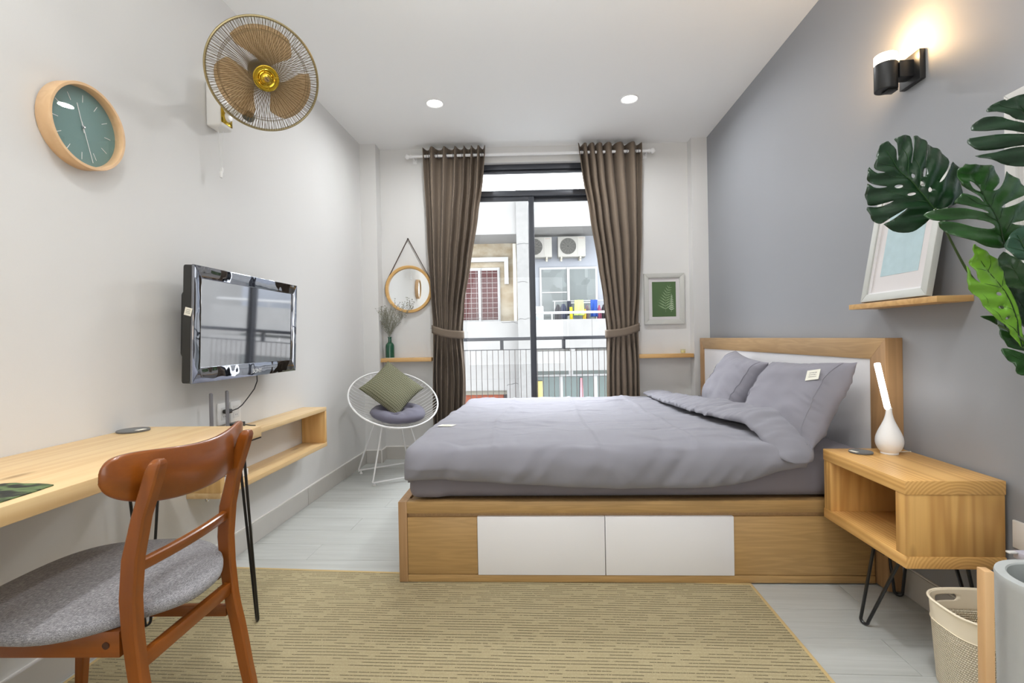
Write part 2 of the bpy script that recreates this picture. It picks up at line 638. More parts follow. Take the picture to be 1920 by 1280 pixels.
_c = _t.mix(_t.math('MULTIPLY', _k, .72), _c, srgb(48, 36, 26))
_h = _t.math('MULTIPLY_ADD', _t.math('SINE', _t.math('MULTIPLY', _yy, 6.283)), .3, _wv)
RUGMAT = _t.done(Base_Color=_c, Roughness=.95, Specular_IOR_Level=.15, Normal=_t.bump(_h, .5, .003))
RUGEDGE = fabric('straw_binding', srgb(206, 182, 130), srgb(178, 152, 102), 600, .9, .4)
rug = thing('area_rug', 'tan woven rug with dark dashed stripes and a straw binding on the floor', 'rug')
RC = [(-1.512, 2.172), (.852, 2.078), (.852, -1.2), (-1.512, -1.2)]


def inset(pts, d):
    c = Vector((sum(p[0] for p in pts)/4, sum(p[1] for p in pts)/4))
    return [(p[0]+math.copysign(d, c.x-p[0]), p[1]+math.copysign(d, c.y-p[1])) for p in pts]


RI = inset(RC, .012)
obj('weave', PR(RI, 0.0003, .0045, 'Z'), RUGMAT, rug)
for i in range(4):
    j = (i+1) % 4
    poly = [RC[i], RC[j], RI[j], RI[i]]
    obj('binding', PR(poly, .0003, .0058, 'Z', .0012), RUGEDGE, rug)
# ---------------------------------------------------------------- bed
BO, BR = (-.638, 2.05, 0), radians(1.05)
Z0 = .0062
bed = thing('storage_bed', 'oak laminate storage bed with two white drawer fronts and a white-panelled headboard', 'bed', BO, BR)
obj('carcass', B(.04, 1.995, .03, 1.99, Z0+.002, .342), OAKY, bed)
obj('foot_panel', B(0, .037, 0, 2.0, Z0, .352, bev=.001), OAKZ, bed)
obj('top_rail', B(.0375, 1.995, 0, .045, .302, .352, bev=.001), OAK, bed)
obj('top_rail', B(.0375, 1.995, 1.955, 2.0, .302, .352, bev=.001), OAK, bed)
obj('finger_recess', B(.0375, 1.995, .019, .03, .282, .302), OAKY, bed)
obj('bottom_rail', B(.0375, 1.995, .001, .03, Z0, .036, bev=.001), OAK, bed)
obj('front_panel', B(.038, .3405, .004, .03, .0385, .2835, bev=.001), OAK, bed)
obj('front_panel', B(1.4235, 1.995, .004, .03, .0385, .2835, bev=.001), OAK, bed)
for a, b in ((.3425, .8845), (.8875, 1.4215)):
    obj('drawer', B(a, b, -.002, .03, .038, .286, bev=.0012), WHITEGLOSS, bed, label='white drawer front')
hb = obj('headboard', B(2.012, 2.066, -.055, 2.08, Z0+.25, .93), OAKY, bed)
obj('headboard_panel', B(2.006, 2.0115, .025, 2.005, .33, .935), WHITEGLOSS, hb, label='white headboard panel')
obj('frame_top', PR([(-.065, 1.022), (2.095, 1.022), (2.005, .935), (.025, .935)], 2.0, 2.067, 'X', .001), OAKY, hb)
obj('frame_side', PR([(-.065, Z0), (-.065, 1.022), (.025, .935), (.025, Z0)], 2.0, 2.067, 'X', .001), OAKZ, hb)
obj('frame_side', PR([(2.005, Z0), (2.005, .935), (2.095, 1.022), (2.095, Z0)], 2.0, 2.067, 'X', .001), OAKZ, hb)

# mattress under its fitted sheet
def smooth01(t):
    t = max(0, min(1, t))
    return t*t*(3-2*t)


def rbox_pt(u, v, lo, hi, r):
    pass


bm = bmesh.new()
box(bm, .04, 1.992, .035, 1.975, .353, .556)
bmesh.ops.bevel(bm, geom=[e for e in bm.edges], offset=.045, segments=5, affect='EDGES', profile=.5)
bmesh.ops.subdivide_edges(bm, edges=[e for e in bm.edges if e.calc_length() > .3], cuts=44, use_grid_fill=True)
for v in bm.verts:
    c = v.co
    if c.z > .36:
        k = 1.0 if c.y < .1 else .5
        d = wr(c.x, c.y, c.z, .007, 9)*k + .005*abs(mnoise.noise(Vector((c.x*7+c.z*6, c.z*5, 3.1))))
        if c.y < .12:
            c.y -= d + .022*(1-smooth01((c.x-.165)/.03))*smooth01((.52-c.z)/.06)
        elif c.z > .5:
            c.z += d*.5
mat_o = obj('mattress', bm, SHEETM, None, 60)
mat_o.location, mat_o.rotation_euler = BO, (0, 0, BR)
tag(mat_o, 'mattress in a grey lilac fitted sheet lying on the oak bed base', 'mattress')

# duvet: one thick cloth draped over the mattress, foot end at local x=0
X1 = 1.70


def hem_z(x):
    h = .425 + .012*sin(x*5) - .012*smooth01((x-.8)/.5)
    h += .020*(1-smooth01((x-.05)/.4))
    return h


def duvet_front(x, t):
    """front drape: t=0 hem, t=1 start of the flat top; returns y, z"""
    hz = hem_z(x)
    pts = [(-.012, hz), (-.040, hz+.010), (-.056, hz+.045), (-.060, .515), (-.046, .555), (-.010, .585), (.07, .601), (.2, .611)]
    f = t*(len(pts)-1)
    i = min(int(f), len(pts)-2)
    g = f-i
    # catmull-rom
    def P(j):
        return pts[max(0, min(len(pts)-1, j))]
    a, b, c, d = P(i-1), P(i), P(i+1), P(i+2)
    def cr(k2):
        return .5*((2*b[k2])+(-a[k2]+c[k2])*g+(2*a[k2]-5*b[k2]+4*c[k2]-d[k2])*g*g+(-a[k2]+3*b[k2]-3*c[k2]+d[k2])*g**3)
    return cr(0), cr(1)


def duvet_surf(s, t):
    """s 0..1 foot hem -> fold; t 0..1 front hem -> far hem"""
    if t < .3:
        fy, fz = duvet_front(0, 0)
    # along x: first part is the drape over the foot end
    if s < .16:
        q = s/.16
        xx = .030 + .005*cos(q*pi) + .118*max(0, q-.35)**2/.4225
        cq = sin(min(1, q*1.12)*pi/2)
        zc = .425 + (.611-.425)*cq
    else:
        q = (s-.16)/.84
        xx = .148 + (X1-.148)*q
        zc = .611
    if t < .34:
        y, z = duvet_front(max(xx, 0), t/.34)
        r = max(0.0, (1-s/.16)) if s < .16 else 0
        z = min(z, zc) if s < .16 else z
        if s < .16:          # round the foot corner in plan
            y = (y*cq + (-.01+.21*t/.34)*(1-cq)) + .05*r*r
    elif t < .86:
        y = .2 + (1.86-.2)*(t-.34)/.52
        z = zc
    else:
        q2 = (t-.86)/.14
        y = 1.86 + .125*sin(q2*pi/2)
        z = min(zc, .611 - .19*(1-cos(q2*pi/2)))
    return xx, y, z


NU, NV = 190, 170


def duvet_pt(s, t):
    x, y, z = duvet_surf(s, t)
    # quilted softness, crease lines of the folded cover and drape wrinkles
    top = smooth01((z-.56)/.04)
    z -= .048*smooth01((y-.1)/1.6)*smooth01((z-.40)/.1)
    z += top*(wr(x, y, 0, .012, 2.3, 4) + wr(x, y, 0, .007, 6.5, 9) + wr(x*1.5, y*.6, 0, .004, 15, 2))
    for cx in (.42, .86, 1.28):
        z += top*.007*exp(-((x-cx+.02*sin(y*3))/.012)**2)
    for cy in (.52, 1.02, 1.5):
        z += top*.007*exp(-((y-cy+.015*sin(x*4))/.012)**2)
    fr = (1-top)*smooth01((.25-y)/.2)
    al, ac = x*.62+z*.78, x*.78-z*.62          # drape wrinkles run diagonally down the side
    where = .35+.65*max(exp(-((x-.25)/.35)**2), exp(-((x-1.25)/.4)**2))
    wv_ = .017*mnoise.noise(Vector((ac*9, al*1.6, 1.7)))*where + .009*mnoise.noise(Vector((ac*24, al*2.6, 5.2)))*where
    y -= fr*wv_
    z += (top*smooth01((.45-y)/.4))*.6*wv_
    y -= fr*.006*mnoise.noise(Vector((x*2.5, z*2, 7.4)))
    if x > 1.0:       # pull wrinkles towards the fold
        q = smooth01((x-1.0)/.5)
        z += top*q*.012*mnoise.noise(Vector((x*5+y*9, y*7-x*4, 8.8)))
    ft = 1-smooth01(x/.2)
    x -= ft*.008*mnoise.noise(Vector((y*6, z*11, 2.2)))
    # the front hem lifts away in a curve where the cover is folded back
    if x > 1.38 and t < .34:
        q = smooth01((x-1.38)/.33)
        z = max(z, z + q*(.555-z)*(1-t/.34)*.62)
        y += q*.02*(1-t/.34)
    return (x, y, z)


bm = bmesh.new()
grid(bm, duvet_pt, NU, NV)
duv = obj('duvet', bm, DUVETM, None, 70)
sm = duv.modifiers.new('thickness', 'SOLIDIFY')
sm.thickness = .022
sm.offset = -1
duv.location, duv.rotation_euler = BO, (0, 0, BR)
tag(duv, 'grey lilac cotton duvet spread over the bed with its head end folded back', 'duvet')


# folded-back end: a soft tapering roll from the front edge to the far edge
def fold_pt(u, v):
    """u around the section 0..1, v along: 0 front -> 1 far"""
    y = -.075 + 2.03*v
    taper = 1-.45*smooth01((v-.1)/.9)
    w_ = .285*(1-.42*smooth01((v-.35)/.65)) * (1-.10*exp(-(v/.05)**2))
    h_ = .056*taper
    xc = 1.615 - .03*smooth01(v/.6) + .018*sin(v*5)
    zc = .598 + h_*.86 - .046*smooth01((y-.1)/1.6)
    if v < .12:                      # the front end droops over the edge
        q = 1-v/.12
        zc -= .120*q**1.4
    qf = 1-smooth01(v/.30)
    w_ *= 1-.36*qf
    xc += .045*qf
    ev = v/.05 if v < .5 else (1-v)/.022
    endk = sqrt(max(0.0, 1-(1-min(1, ev))**2))
    a = 2*pi*u
    ca, sa = cos(a), sin(a)
    # free edge (toward the foot) thin and lipped, fold side round
    lip = .62 + .38*smooth01((ca+1)/1.2)
    x = xc + w_*.5*math.copysign(abs(ca)**.8, ca)*(.35+.65*endk)
    z = zc + h_*lip*math.copysign(abs(sa)**.75, sa)*endk*(.35 if sa < 0 else 1)
    d = .014*mnoise.noise(Vector((x*4, y*9, 2.5))) + .010*mnoise.noise(Vector((x*9+y*5, y*22, 6.1)))
    d += .012*(1-abs(mnoise.noise(Vector((x*5, y*15+x*9, 7.9)))))**5*sin(pi*min(1,max(0,v)))
    d += .007*abs(mnoise.noise(Vector((x*6, y*34+x*12, 1.9)))) + .003*mnoise.noise(Vector((x*12, y*70+x*20, 4.9)))
    z += d*(1 if sa > -.2 else .2)
    x += .012*mnoise.noise(Vector((y*5, 3.3, 1.1)))*(1-ca)*.5
    return (x, y, z)


bm = bmesh.new()
V = grid(bm, fold_pt, 56, 210, cu=True)
for k in (0, -1):
    ring = [V[i][k] for i in range(56)]
    bm.faces.new(ring if k else ring[::-1])
fo = obj('folded_end', bm, DUVETM, duv, 70)
# stitched edge of the cover along the fold
pts = []
for i in range(60):
    p = fold_pt(.155, .02+.95*i/59)
    pts.append((p[0], p[1], p[2]+.001))
obj('seam', T(pts, .0022, 5), DUVETM, fo)
q0, q1, q2 = (Vector(duvet_pt(*p)) for p in ((.160, .40), (.190, .40), (.160, .425)))
label_patch(duv, frame_mtx(q0+Vector((-.001, 0, .0015)), q1-q0, q2-q0) @ Matrix.Rotation(radians(-12), 4, 'Z'), .08, .06)


# pillows
def pillow(name, label, W_, H_, T_, mtx, cat, mat, group=None, seed=0.0, wrink=.016, n=64):
    bm = bmesh.new()

    def side(sg):
        def fn(i, j):
            u, v = 2*i-1, 2*j-1
            x = W_/2*u*(1-.075*(1-v*v)*abs(u)**3)
            y = H_/2*v*(1-.085*(1-u*u)*abs(v)**3)
            e = max(0, (1-abs(u)**3.2))*max(0, (1-abs(v)**3.2))
            th = T_/2*e**.55
            d = 0
            if e > 0:
                d = wrink*mnoise.noise(Vector((u*2.2+seed, v*2.8, sg)))*e**.4
                cr_ = (abs(u)**4)*(1-abs(v)*.6)
                d += wrink*1.5*cr_*e**.3*mnoise.noise(Vector((u*1.6+seed*2, v*9+u*4*math.copysign(1, u), 2+sg)))
                d += wrink*.6*(abs(v)**3)*e**.3*mnoise.noise(Vector((u*10+seed, v*2, 4+sg)))
            return (x, y, sg*(th+d))
        return fn
    grid(bm, side(1), n, n)
    grid(bm, side(-1), n, n)
    bmesh.ops.remove_doubles(bm, verts=bm.verts, dist=1e-5)
    o = obj(name, bm, mat, None, 80)
    o.matrix_world = mtx
    tag(o, label, cat, group)
    return o, side(1)


for nm, lab, org, yaw, tilt, lean, seed, tagpos in (
        ('near', 'grey lilac pillow with a cream label, leaning on the headboard beside the nightstand', (1.158, 2.365, .733), 3, 3, 60, 1.3, (-.215, .10)),
        ('far', 'grey lilac pillow behind the labelled pillow, leaning on the headboard near the window', (1.13, 2.99, .742), -4, -5, 60, 7.7, (.28, .06))):
    # local x runs towards the camera side, y up the headboard, z out over the bed
    ln = radians(lean)
    xa = Matrix.Rotation(radians(yaw), 3, 'Z') @ Vector((0, -1, 0))
    ya = Vector((cos(ln), 0, sin(ln)))
    m = frame_mtx(org, -xa, ya)
    if (m.to_3x3() @ Vector((0, 0, 1))).x > 0:
        m = frame_mtx(org, xa, ya)
    m = m @ Matrix.Rotation(radians(tilt), 4, 'Z')
    p, f1 = pillow('bed_pillow', lab, .63, .41, .19, m, 'pillow', PILLOWM, None, seed)
    # stitched flange line near the short ends
    for uu in (.13, .93):
        pts = [Vector(f1(uu, .03+.94*k/30)) + Vector((0, 0, .0012)) for k in range(31)]
        obj('seam', T(pts, .0018, 5), PILLOWM, p)
    sx = 1 if (m.to_3x3() @ Vector((1, 0, 0))).y < 0 else -1
    px_, py_ = tagpos
    u_, v_ = .5 - sx*px_/.63, .5+py_/.41
    q = Vector(f1(u_, v_))
    qx = (Vector(f1(u_+.03, v_))-q).normalized()
    qy = (Vector(f1(u_, v_+.03))-q).normalized()
    mm = frame_mtx(q+Vector((0, 0, .002)), qx, qy) @ Matrix.Rotation(radians(14*sx), 4, 'Z')
    label_patch(p, mm, .066, .048)
# ---------------------------------------------------------------- nightstand, lamp, coaster
def hairpin(bm, top, foot, spread, r=.0055):
    """one bent steel rod: two legs from the plate meeting in a U at the floor"""
    top, foot, spread = Vector(top), Vector(foot), Vector(spread)
    d = spread.normalized()
    a0, a1 = top+spread/2, top-spread/2
    rr = .013
    c = foot + Vector((0, 0, rr+r))
    pts = [a0]
    k = (a0-c).normalized()
    for i in range(9):
        a = pi*i/8
        pts.append(c + d*(rr*cos(a)) - Vector((0, 0, 1))*(rr*sin(a)))
    pts.append(a1)
    tube(bm, pts, r, 8)


NS = (1.122, 1.585, 0)
ns = thing('nightstand', 'honey pine open box nightstand on black hairpin legs', 'nightstand', NS)
ND, NW = .298, .445
obj('top_board', B(0, ND, 0, NW, .536, .580, bev=.002), NPINE, ns)
obj('bottom_board', B(0, ND, 0, NW, .304, .342, bev=.002), NPINEB, ns)
obj('side_panel', B(.002, ND-.002, .002, .046, .342, .536, bev=.0015), NPINEZ, ns)
obj('side_panel', B(.002, ND-.002, NW-.046, NW-.002, .342, .536, bev=.0015), NPINEZ, ns)
for (cx, cy), (fx, fy), sp in (((.048, .15), (.008, .216), (.036, -.084, 0)), ((ND-.05, NW-.05), (ND-.035, NW-.03), (.06, -.05, 0)),
                               ((ND-.06, .10), (ND-.03, .05), (.06, .03, 0))):
    bm = bmesh.new()
    hairpin(bm, (cx, cy, .300), (fx, fy, 0), sp)
    box(bm, cx-.045, cx+.045, cy-.045, cy+.045, .300, .304)
    obj('hairpin_leg', bm, BLACKSTEEL, ns)

lampo = thing('table_lamp', 'white teardrop lamp with a slanted glowing wand standing on the nightstand', 'lamp', (1.318, 1.94, .580))
def spline(P, k=5):
    out = []
    for i in range(len(P)-1):
        a_, b_, c_, d_ = (Vector(P[max(0, min(len(P)-1, i+q))]) for q in (-1, 0, 1, 2))
        for q in range(k):
            g = q/k
            out.append(tuple(.5*((2*b_)+(c_-a_)*g+(2*a_-5*b_+4*c_-d_)*g*g+(-a_+3*b_-3*c_+d_)*g**3)))
    return out+[P[-1]]


obj('base', L([(0, 0), (.028, 0), (.0295, .003)]+spline([(.028, .007), (.0365, .018), (.0432, .034), (.0452, .05), (.0425, .068), (.0345, .09), (.0245, .112), (.0165, .132), (.0118, .15), (.0100, .165), (.0098, .176)])+[(0, .178)], 64),
    plain('white_satin_plastic', (.86, .86, .86, 1), .35), lampo)
bm = bmesh.new()
d0, d1 = Vector((-.004, 0, .172)), Vector((-.040, .002, .348))
tube(bm, [d0, d0.lerp(d1, .03), d0.lerp(d1, .5), d0.lerp(d1, .985), d1], [.0085, .0105, .0105, .0105, .008], 14)
obj('light_wand', bm, emit('wand_glow', (1, .97, .93, 1), 7.0), lampo)
obj('cable', T([(.03, .01, .004), (.07, .02, .003), (.098, .03, .002), (.106, .0, -.03), (.104, -.05, -.10), (.098, -.13, -.145), (.092, -.20, -.16), (.09, -.25, -.14), (.085, -.30, -.1)], .0016, 6), WHITEPLASTIC, lampo)


def coaster(loc, lab, r, rz):
    c = thing('coaster', lab, 'coaster', loc, rz)
    obj('disc', L([(0, .0004), (r-.002, .0004), (r, .002), (r, .006), (r-.002, .0075), (0, .0075)], 40), FELT, c)
    obj('edge_label', B(-r*.98, -r*.62, -.012, .018, .0072, .0086, bev=.0004, seg=1), TAG, c)
    return c


coaster((1.222, 1.955, .580), 'round grey felt coaster on the nightstand beside the white lamp', .040, radians(20))

# ---------------------------------------------------------------- grey wall: sconce, ledge, frames, outlet
sc = thing('wall_sconce', 'black cylinder wall sconce glowing warm on the grey wall', 'wall lamp', (XR, 1.94, 2.038))
CX = -.107
obj('backplate', B(-.022, -.0005, -.052, .052, -.055, .055, bev=.002), BLACKPLASTIC, sc)
obj('arm', B(-.072, -.020, -.024, .024, -.032, .030, bev=.002), BLACKPLASTIC, sc)
obj('body', L([(0, -.072), (.036, -.072), (.0375, -.070), (.0375, .026), (.034, .027), (.034, .018), (0, .018)], 40, (CX, 0, 0)), plain('black_anodised', (.016, .016, .016, 1), .38), sc)
obj('acrylic_ring', L([(.0335, .0195), (.0365, .0265), (.0365, .060), (.034, .062), (.020, .062), (.020, .0195)], 40, (CX, 0, 0), closed_prof=True), emit('warm_acrylic', (1, .80, .52, 1), 9.0), sc)
obj('arm_cover', B(-.107-.004, -.075, -.018, .018, -.079, -.0725, bev=.001), BLACKPLASTIC, sc)

lg = thing('ledge_shelf', 'pine wall ledge on the grey wall above the nightstand', 'shelf', (XR, 1.70, 1.165))
obj('board', B(-.118, -.0005, 0, .465, -.021, 0, bev=.0012), LEDGE, lg)


def picture(name, lab, loc, mtx, w_, h_, border, mat_frame, mats, art, artmat, depth=.022, lip=None, glazed=True):
    """frame standing in its local xz plane, facing local -y, origin bottom centre"""
    p = thing(name, lab, 'picture frame')
    p.matrix_world = mtx
    b = border
    for poly in ([(-w_/2, 0), (w_/2, 0), (w_/2-b, b), (-w_/2+b, b)], [(-w_/2, h_), (-w_/2+b, h_-b), (w_/2-b, h_-b), (w_/2, h_)],
                 [(-w_/2, 0), (-w_/2+b, b), (-w_/2+b, h_-b), (-w_/2, h_)], [(w_/2, 0), (w_/2, h_), (w_/2-b, h_-b), (w_/2-b, b)]):
        obj('moulding', PR(poly, -depth, 0, 'Y', .002), mat_frame, p)
    lb = b+.006
    bm = bmesh.new()
    for (a, c, d, e) in ((-w_/2+b, w_/2-b, b, lb), (-w_/2+b, w_/2-b, h_-lb, h_-b), (-w_/2+b, -w_/2+lb, lb, h_-lb), (w_/2-lb, w_/2-b, lb, h_-lb)):
        box(bm, a, c, -depth*.72, -.004, d, e)
    obj('inner_bevel', bm, lip or mat_frame, p)
    m = obj('mount', B(-w_/2+b+.001, w_/2-b-.001, -.008, -.004, b+.001, h_-b-.001), mats, p)
    aw, az0, az1 = art
    obj('print', B(-aw/2, aw/2, -.0088, -.0081, az0, az1), artmat, m)
    if glazed:
        obj('glazing', B(-w_/2+b+.001, w_/2-b-.001, -.0118, -.0105, b+.001, h_-b-.001), GLASS, p)
    return p, m


SILVER = plain('silver_grey_frame', srgb(186, 187, 182), .5, .1)
MOUNT = plain('pale_mount_card', srgb(214, 210, 210), .85)
BLUEWASH = plain('pale_blue_wash', srgb(176, 198, 204), .8, var=.12, vscale=30)
# stands on the ledge, leaning back against the grey wall; local -y must face world -x
m = Matrix.Translation((XR-.092, 1.925, 1.1665)) @ Matrix.Rotation(-pi/2, 4, 'Z') @ Matrix.Rotation(radians(-10.2), 4, 'X')
picture('leaning_picture', 'silver framed pale blue print leaning on the pine ledge', None, m, .345, .45, .030, SILVER, MOUNT, (.195, .10, .35), BLUEWASH, lip=WHITEGLOSS, glazed=False)
m = Matrix.Translation((XR-.001, 1.345, 1.21)) @ Matrix.Rotation(-pi/2, 4, 'Z')
picture('wall_picture', 'white framed picture on the grey wall behind the monstera leaves', None, m, .44, .545, .035, plain('off_white_frame', (.55, .54, .52, 1), .4), MOUNT, (.26, .1, .44), BLUEWASH)

ol = thing('wall_outlet', 'white socket plate on the grey wall behind the concrete pot', 'outlet', (XR, 1.51, .425))
obj('plate', B(-.009, -.0005, -.06, .06, -.042, .042, bev=.002), WHITEPLASTIC, ol)
obj('socket_face', B(-.0105, -.009, -.022, .022, -.02, .02, bev=.0005, seg=1), plain('socket_insert', (.72, .72, .71, 1), .4), ol)
for yy in (-.012, .006):
    obj('slot', B(-.0112, -.0104, yy, yy+.006, -.004, .004), INK, ol)
ad = thing('charger', 'pale grey plug-in charger sticking out of the grey wall socket', 'charger', (1.330, 1.42, .424))
obj('body', B(-.012, .084, -.03, .035, -.022, .0, bev=.003), plain('lavender_plastic', srgb(196, 194, 208), .4), ad)
obj('tip', B(-.034, -.012, .018, .033, -.006, -.001, bev=.001, seg=1), WHITEPLASTIC, ad)

# ---------------------------------------------------------------- laundry basket
bk = thing('laundry_basket', 'cream plastic basket with slotted handles and a woven lower wall under the nightstand', 'basket', (1.262, 1.466, 0))


def bk_ring(a, z, inset_=0.0):
    k = .88 + .12*z/.25
    ca, sa = cos(a), sin(a)
    e = 2/3.0
    rx, ry = .124*k-inset_, .108*k-inset_
    return (rx*math.copysign(abs(ca)**e, ca), ry*math.copysign(abs(sa)**e, sa), z)


WEAVE = NT('woven_cream_plastic')
_t = WEAVE
_tc = _t.n('SeparateXYZ', Vector=_t.n('TexCoord').outputs['Object'])
_ang = _t.math('ARCTAN2', _tc.outputs[1], _tc.outputs[0])
_a = _t.math('MULTIPLY', _ang, 22.0)
_z = _t.math('MULTIPLY', _tc.outputs[2], 150.0)
_rowi = _t.math('MODULO', _t.math('FLOOR', _z), 2.0)
_af = _t.math('FRACT', _t.math('MULTIPLY_ADD', _rowi, .5, _a))
_zf = _t.math('FRACT', _z)
_h1 = _t.math('SINE', _t.math('MULTIPLY', _af, 3.1416))
_h2 = _t.math('SINE', _t.math('MULTIPLY', _zf, 3.1416))
_hh = _t.math('MULTIPLY', _h1, _h2)
_hole = _t.math('LESS_THAN', _hh, .14)
_c = _t.mix(_hole, srgb(244, 232, 208), srgb(176, 156, 122))
WEAVEM = _t.done(Base_Color=_c, Roughness=.5, Normal=_t.bump(_hh, .8, .004))
bm = bmesh.new()
NA = 96
rows = [[bm.verts.new(bk_ring(2*pi*i/NA, z)) for i in range(NA)] for z in [.004+.186*k/12 for k in range(13)]]
for a, b in zip(rows, rows[1:]):
    for i in range(NA):
        j = (i+1) % NA
        bm.faces.new((a[i], a[j], b[j], b[i]))
bm.faces.new(rows[0][::-1])
o = obj('woven_wall', bm, WEAVEM, bk)
mo = o.modifiers.new('thickness', 'SOLIDIFY')
mo.thickness = .003
# plain band with two real hand slots
bm = bmesh.new()
NA, NZ = 240, 26
zs = [.190+.060*k/(NZ-1) for k in range(NZ)]


def slot_d(x, y, z):
    """signed distance to the hand slot in the near or far wall, <0 inside"""
    xc = -.040 if y > 0 else .02
    return hypot(max(abs(x-xc)-.0265, 0), abs(z-.226))-.0098


rows = [[bm.verts.new(bk_ring(2*pi*i/NA, z)) for i in range(NA)] for z in zs]
for k in range(NZ-1):
    for i in range(NA):
        j = (i+1) % NA
        pc = (rows[k][i].co+rows[k+1][j].co)/2
        if slot_d(*pc) > 0:
            bm.faces.new((rows[k][i], rows[k][j], rows[k+1][j], rows[k+1][i]))
bmesh.ops.delete(bm, geom=[v for v in bm.verts if not v.link_faces], context='VERTS')
for v in bm.verts:              # ease the cut edge onto the true slot outline
    d = slot_d(*v.co)
    if v.is_boundary and .1905 < v.co.z < .2495:
        e = .0002
        gx = (slot_d(v.co.x+e, v.co.y, v.co.z)-d)/e
        gz = (slot_d(v.co.x, v.co.y, v.co.z+e)-d)/e
        v.co.x -= d*gx
        v.co.z -= d*gz
o = obj('rim_band', bm, CREAM, bk)
mo = o.modifiers.new('thickness', 'SOLIDIFY')
mo.thickness = .003
obj('rim', T([bk_ring(2*pi*i/120, .2505, -.0015) for i in range(120)], .0034, 8, True), CREAM, bk)
obj('band_lip', T([bk_ring(2*pi*i/120, .190, -.0005) for i in range(120)], .0016, 6, True), CREAM, bk)

# ---------------------------------------------------------------- concrete planter on a wooden stand, with the monstera
PC = (1.214, 1.216)
pl = thing('planter_pot', 'round cast concrete pot beside the cream basket', 'pot', (PC[0], PC[1], .132))
obj('shell', L([(0, 0), (.108, 0), (.114, .006), (.117, .30), (.118, .314), (.1165, .319), (.097, .320), (.094, .317), (.092, .22), (0, .215)], 72), CONCRETE, pl)
obj('filling', L([(0, .222), (.05, .228), (.091, .222), (.091, .216), (0, .216)], 32), plain('pale_gravel', (.5, .5, .5, 1), .9, bump=.6, bscale=120), pl)
stand = thing('plant_stand', 'pale wooden stand with upright posts holding the concrete pot', 'plant stand', (PC[0], PC[1], 0))
SW = wood('pale_pine_post', srgb(216, 176, 128), srgb(186, 140, 92), 2, 10, .5, .35, .3, knots=False)
for k in range(3):
    a = radians(172+120*k)
    bm = bmesh.new()
    box(bm, -.010, .010, -.0135, .0135, 0, .469, .0018)
    bmesh.ops.transform(bm, matrix=Matrix.Rotation(a, 4, 'Z') @ Matrix.Translation((.157, 0, 0)), verts=bm.verts)
    obj('post', bm, SW, stand)
for k in range(3):
    a = radians(172+120*k)
    bm = bmesh.new()
    box(bm, .012, .1465, -.012, .012, .102, .131)
    bmesh.ops.transform(bm, matrix=Matrix.Rotation(a, 4, 'Z'), verts=bm.verts)
    obj('cross_bar', bm, SW, stand)
obj('hub_block', L([(0, .102), (.0118, .102), (.0118, .131), (0, .131)], 24), SW, stand)
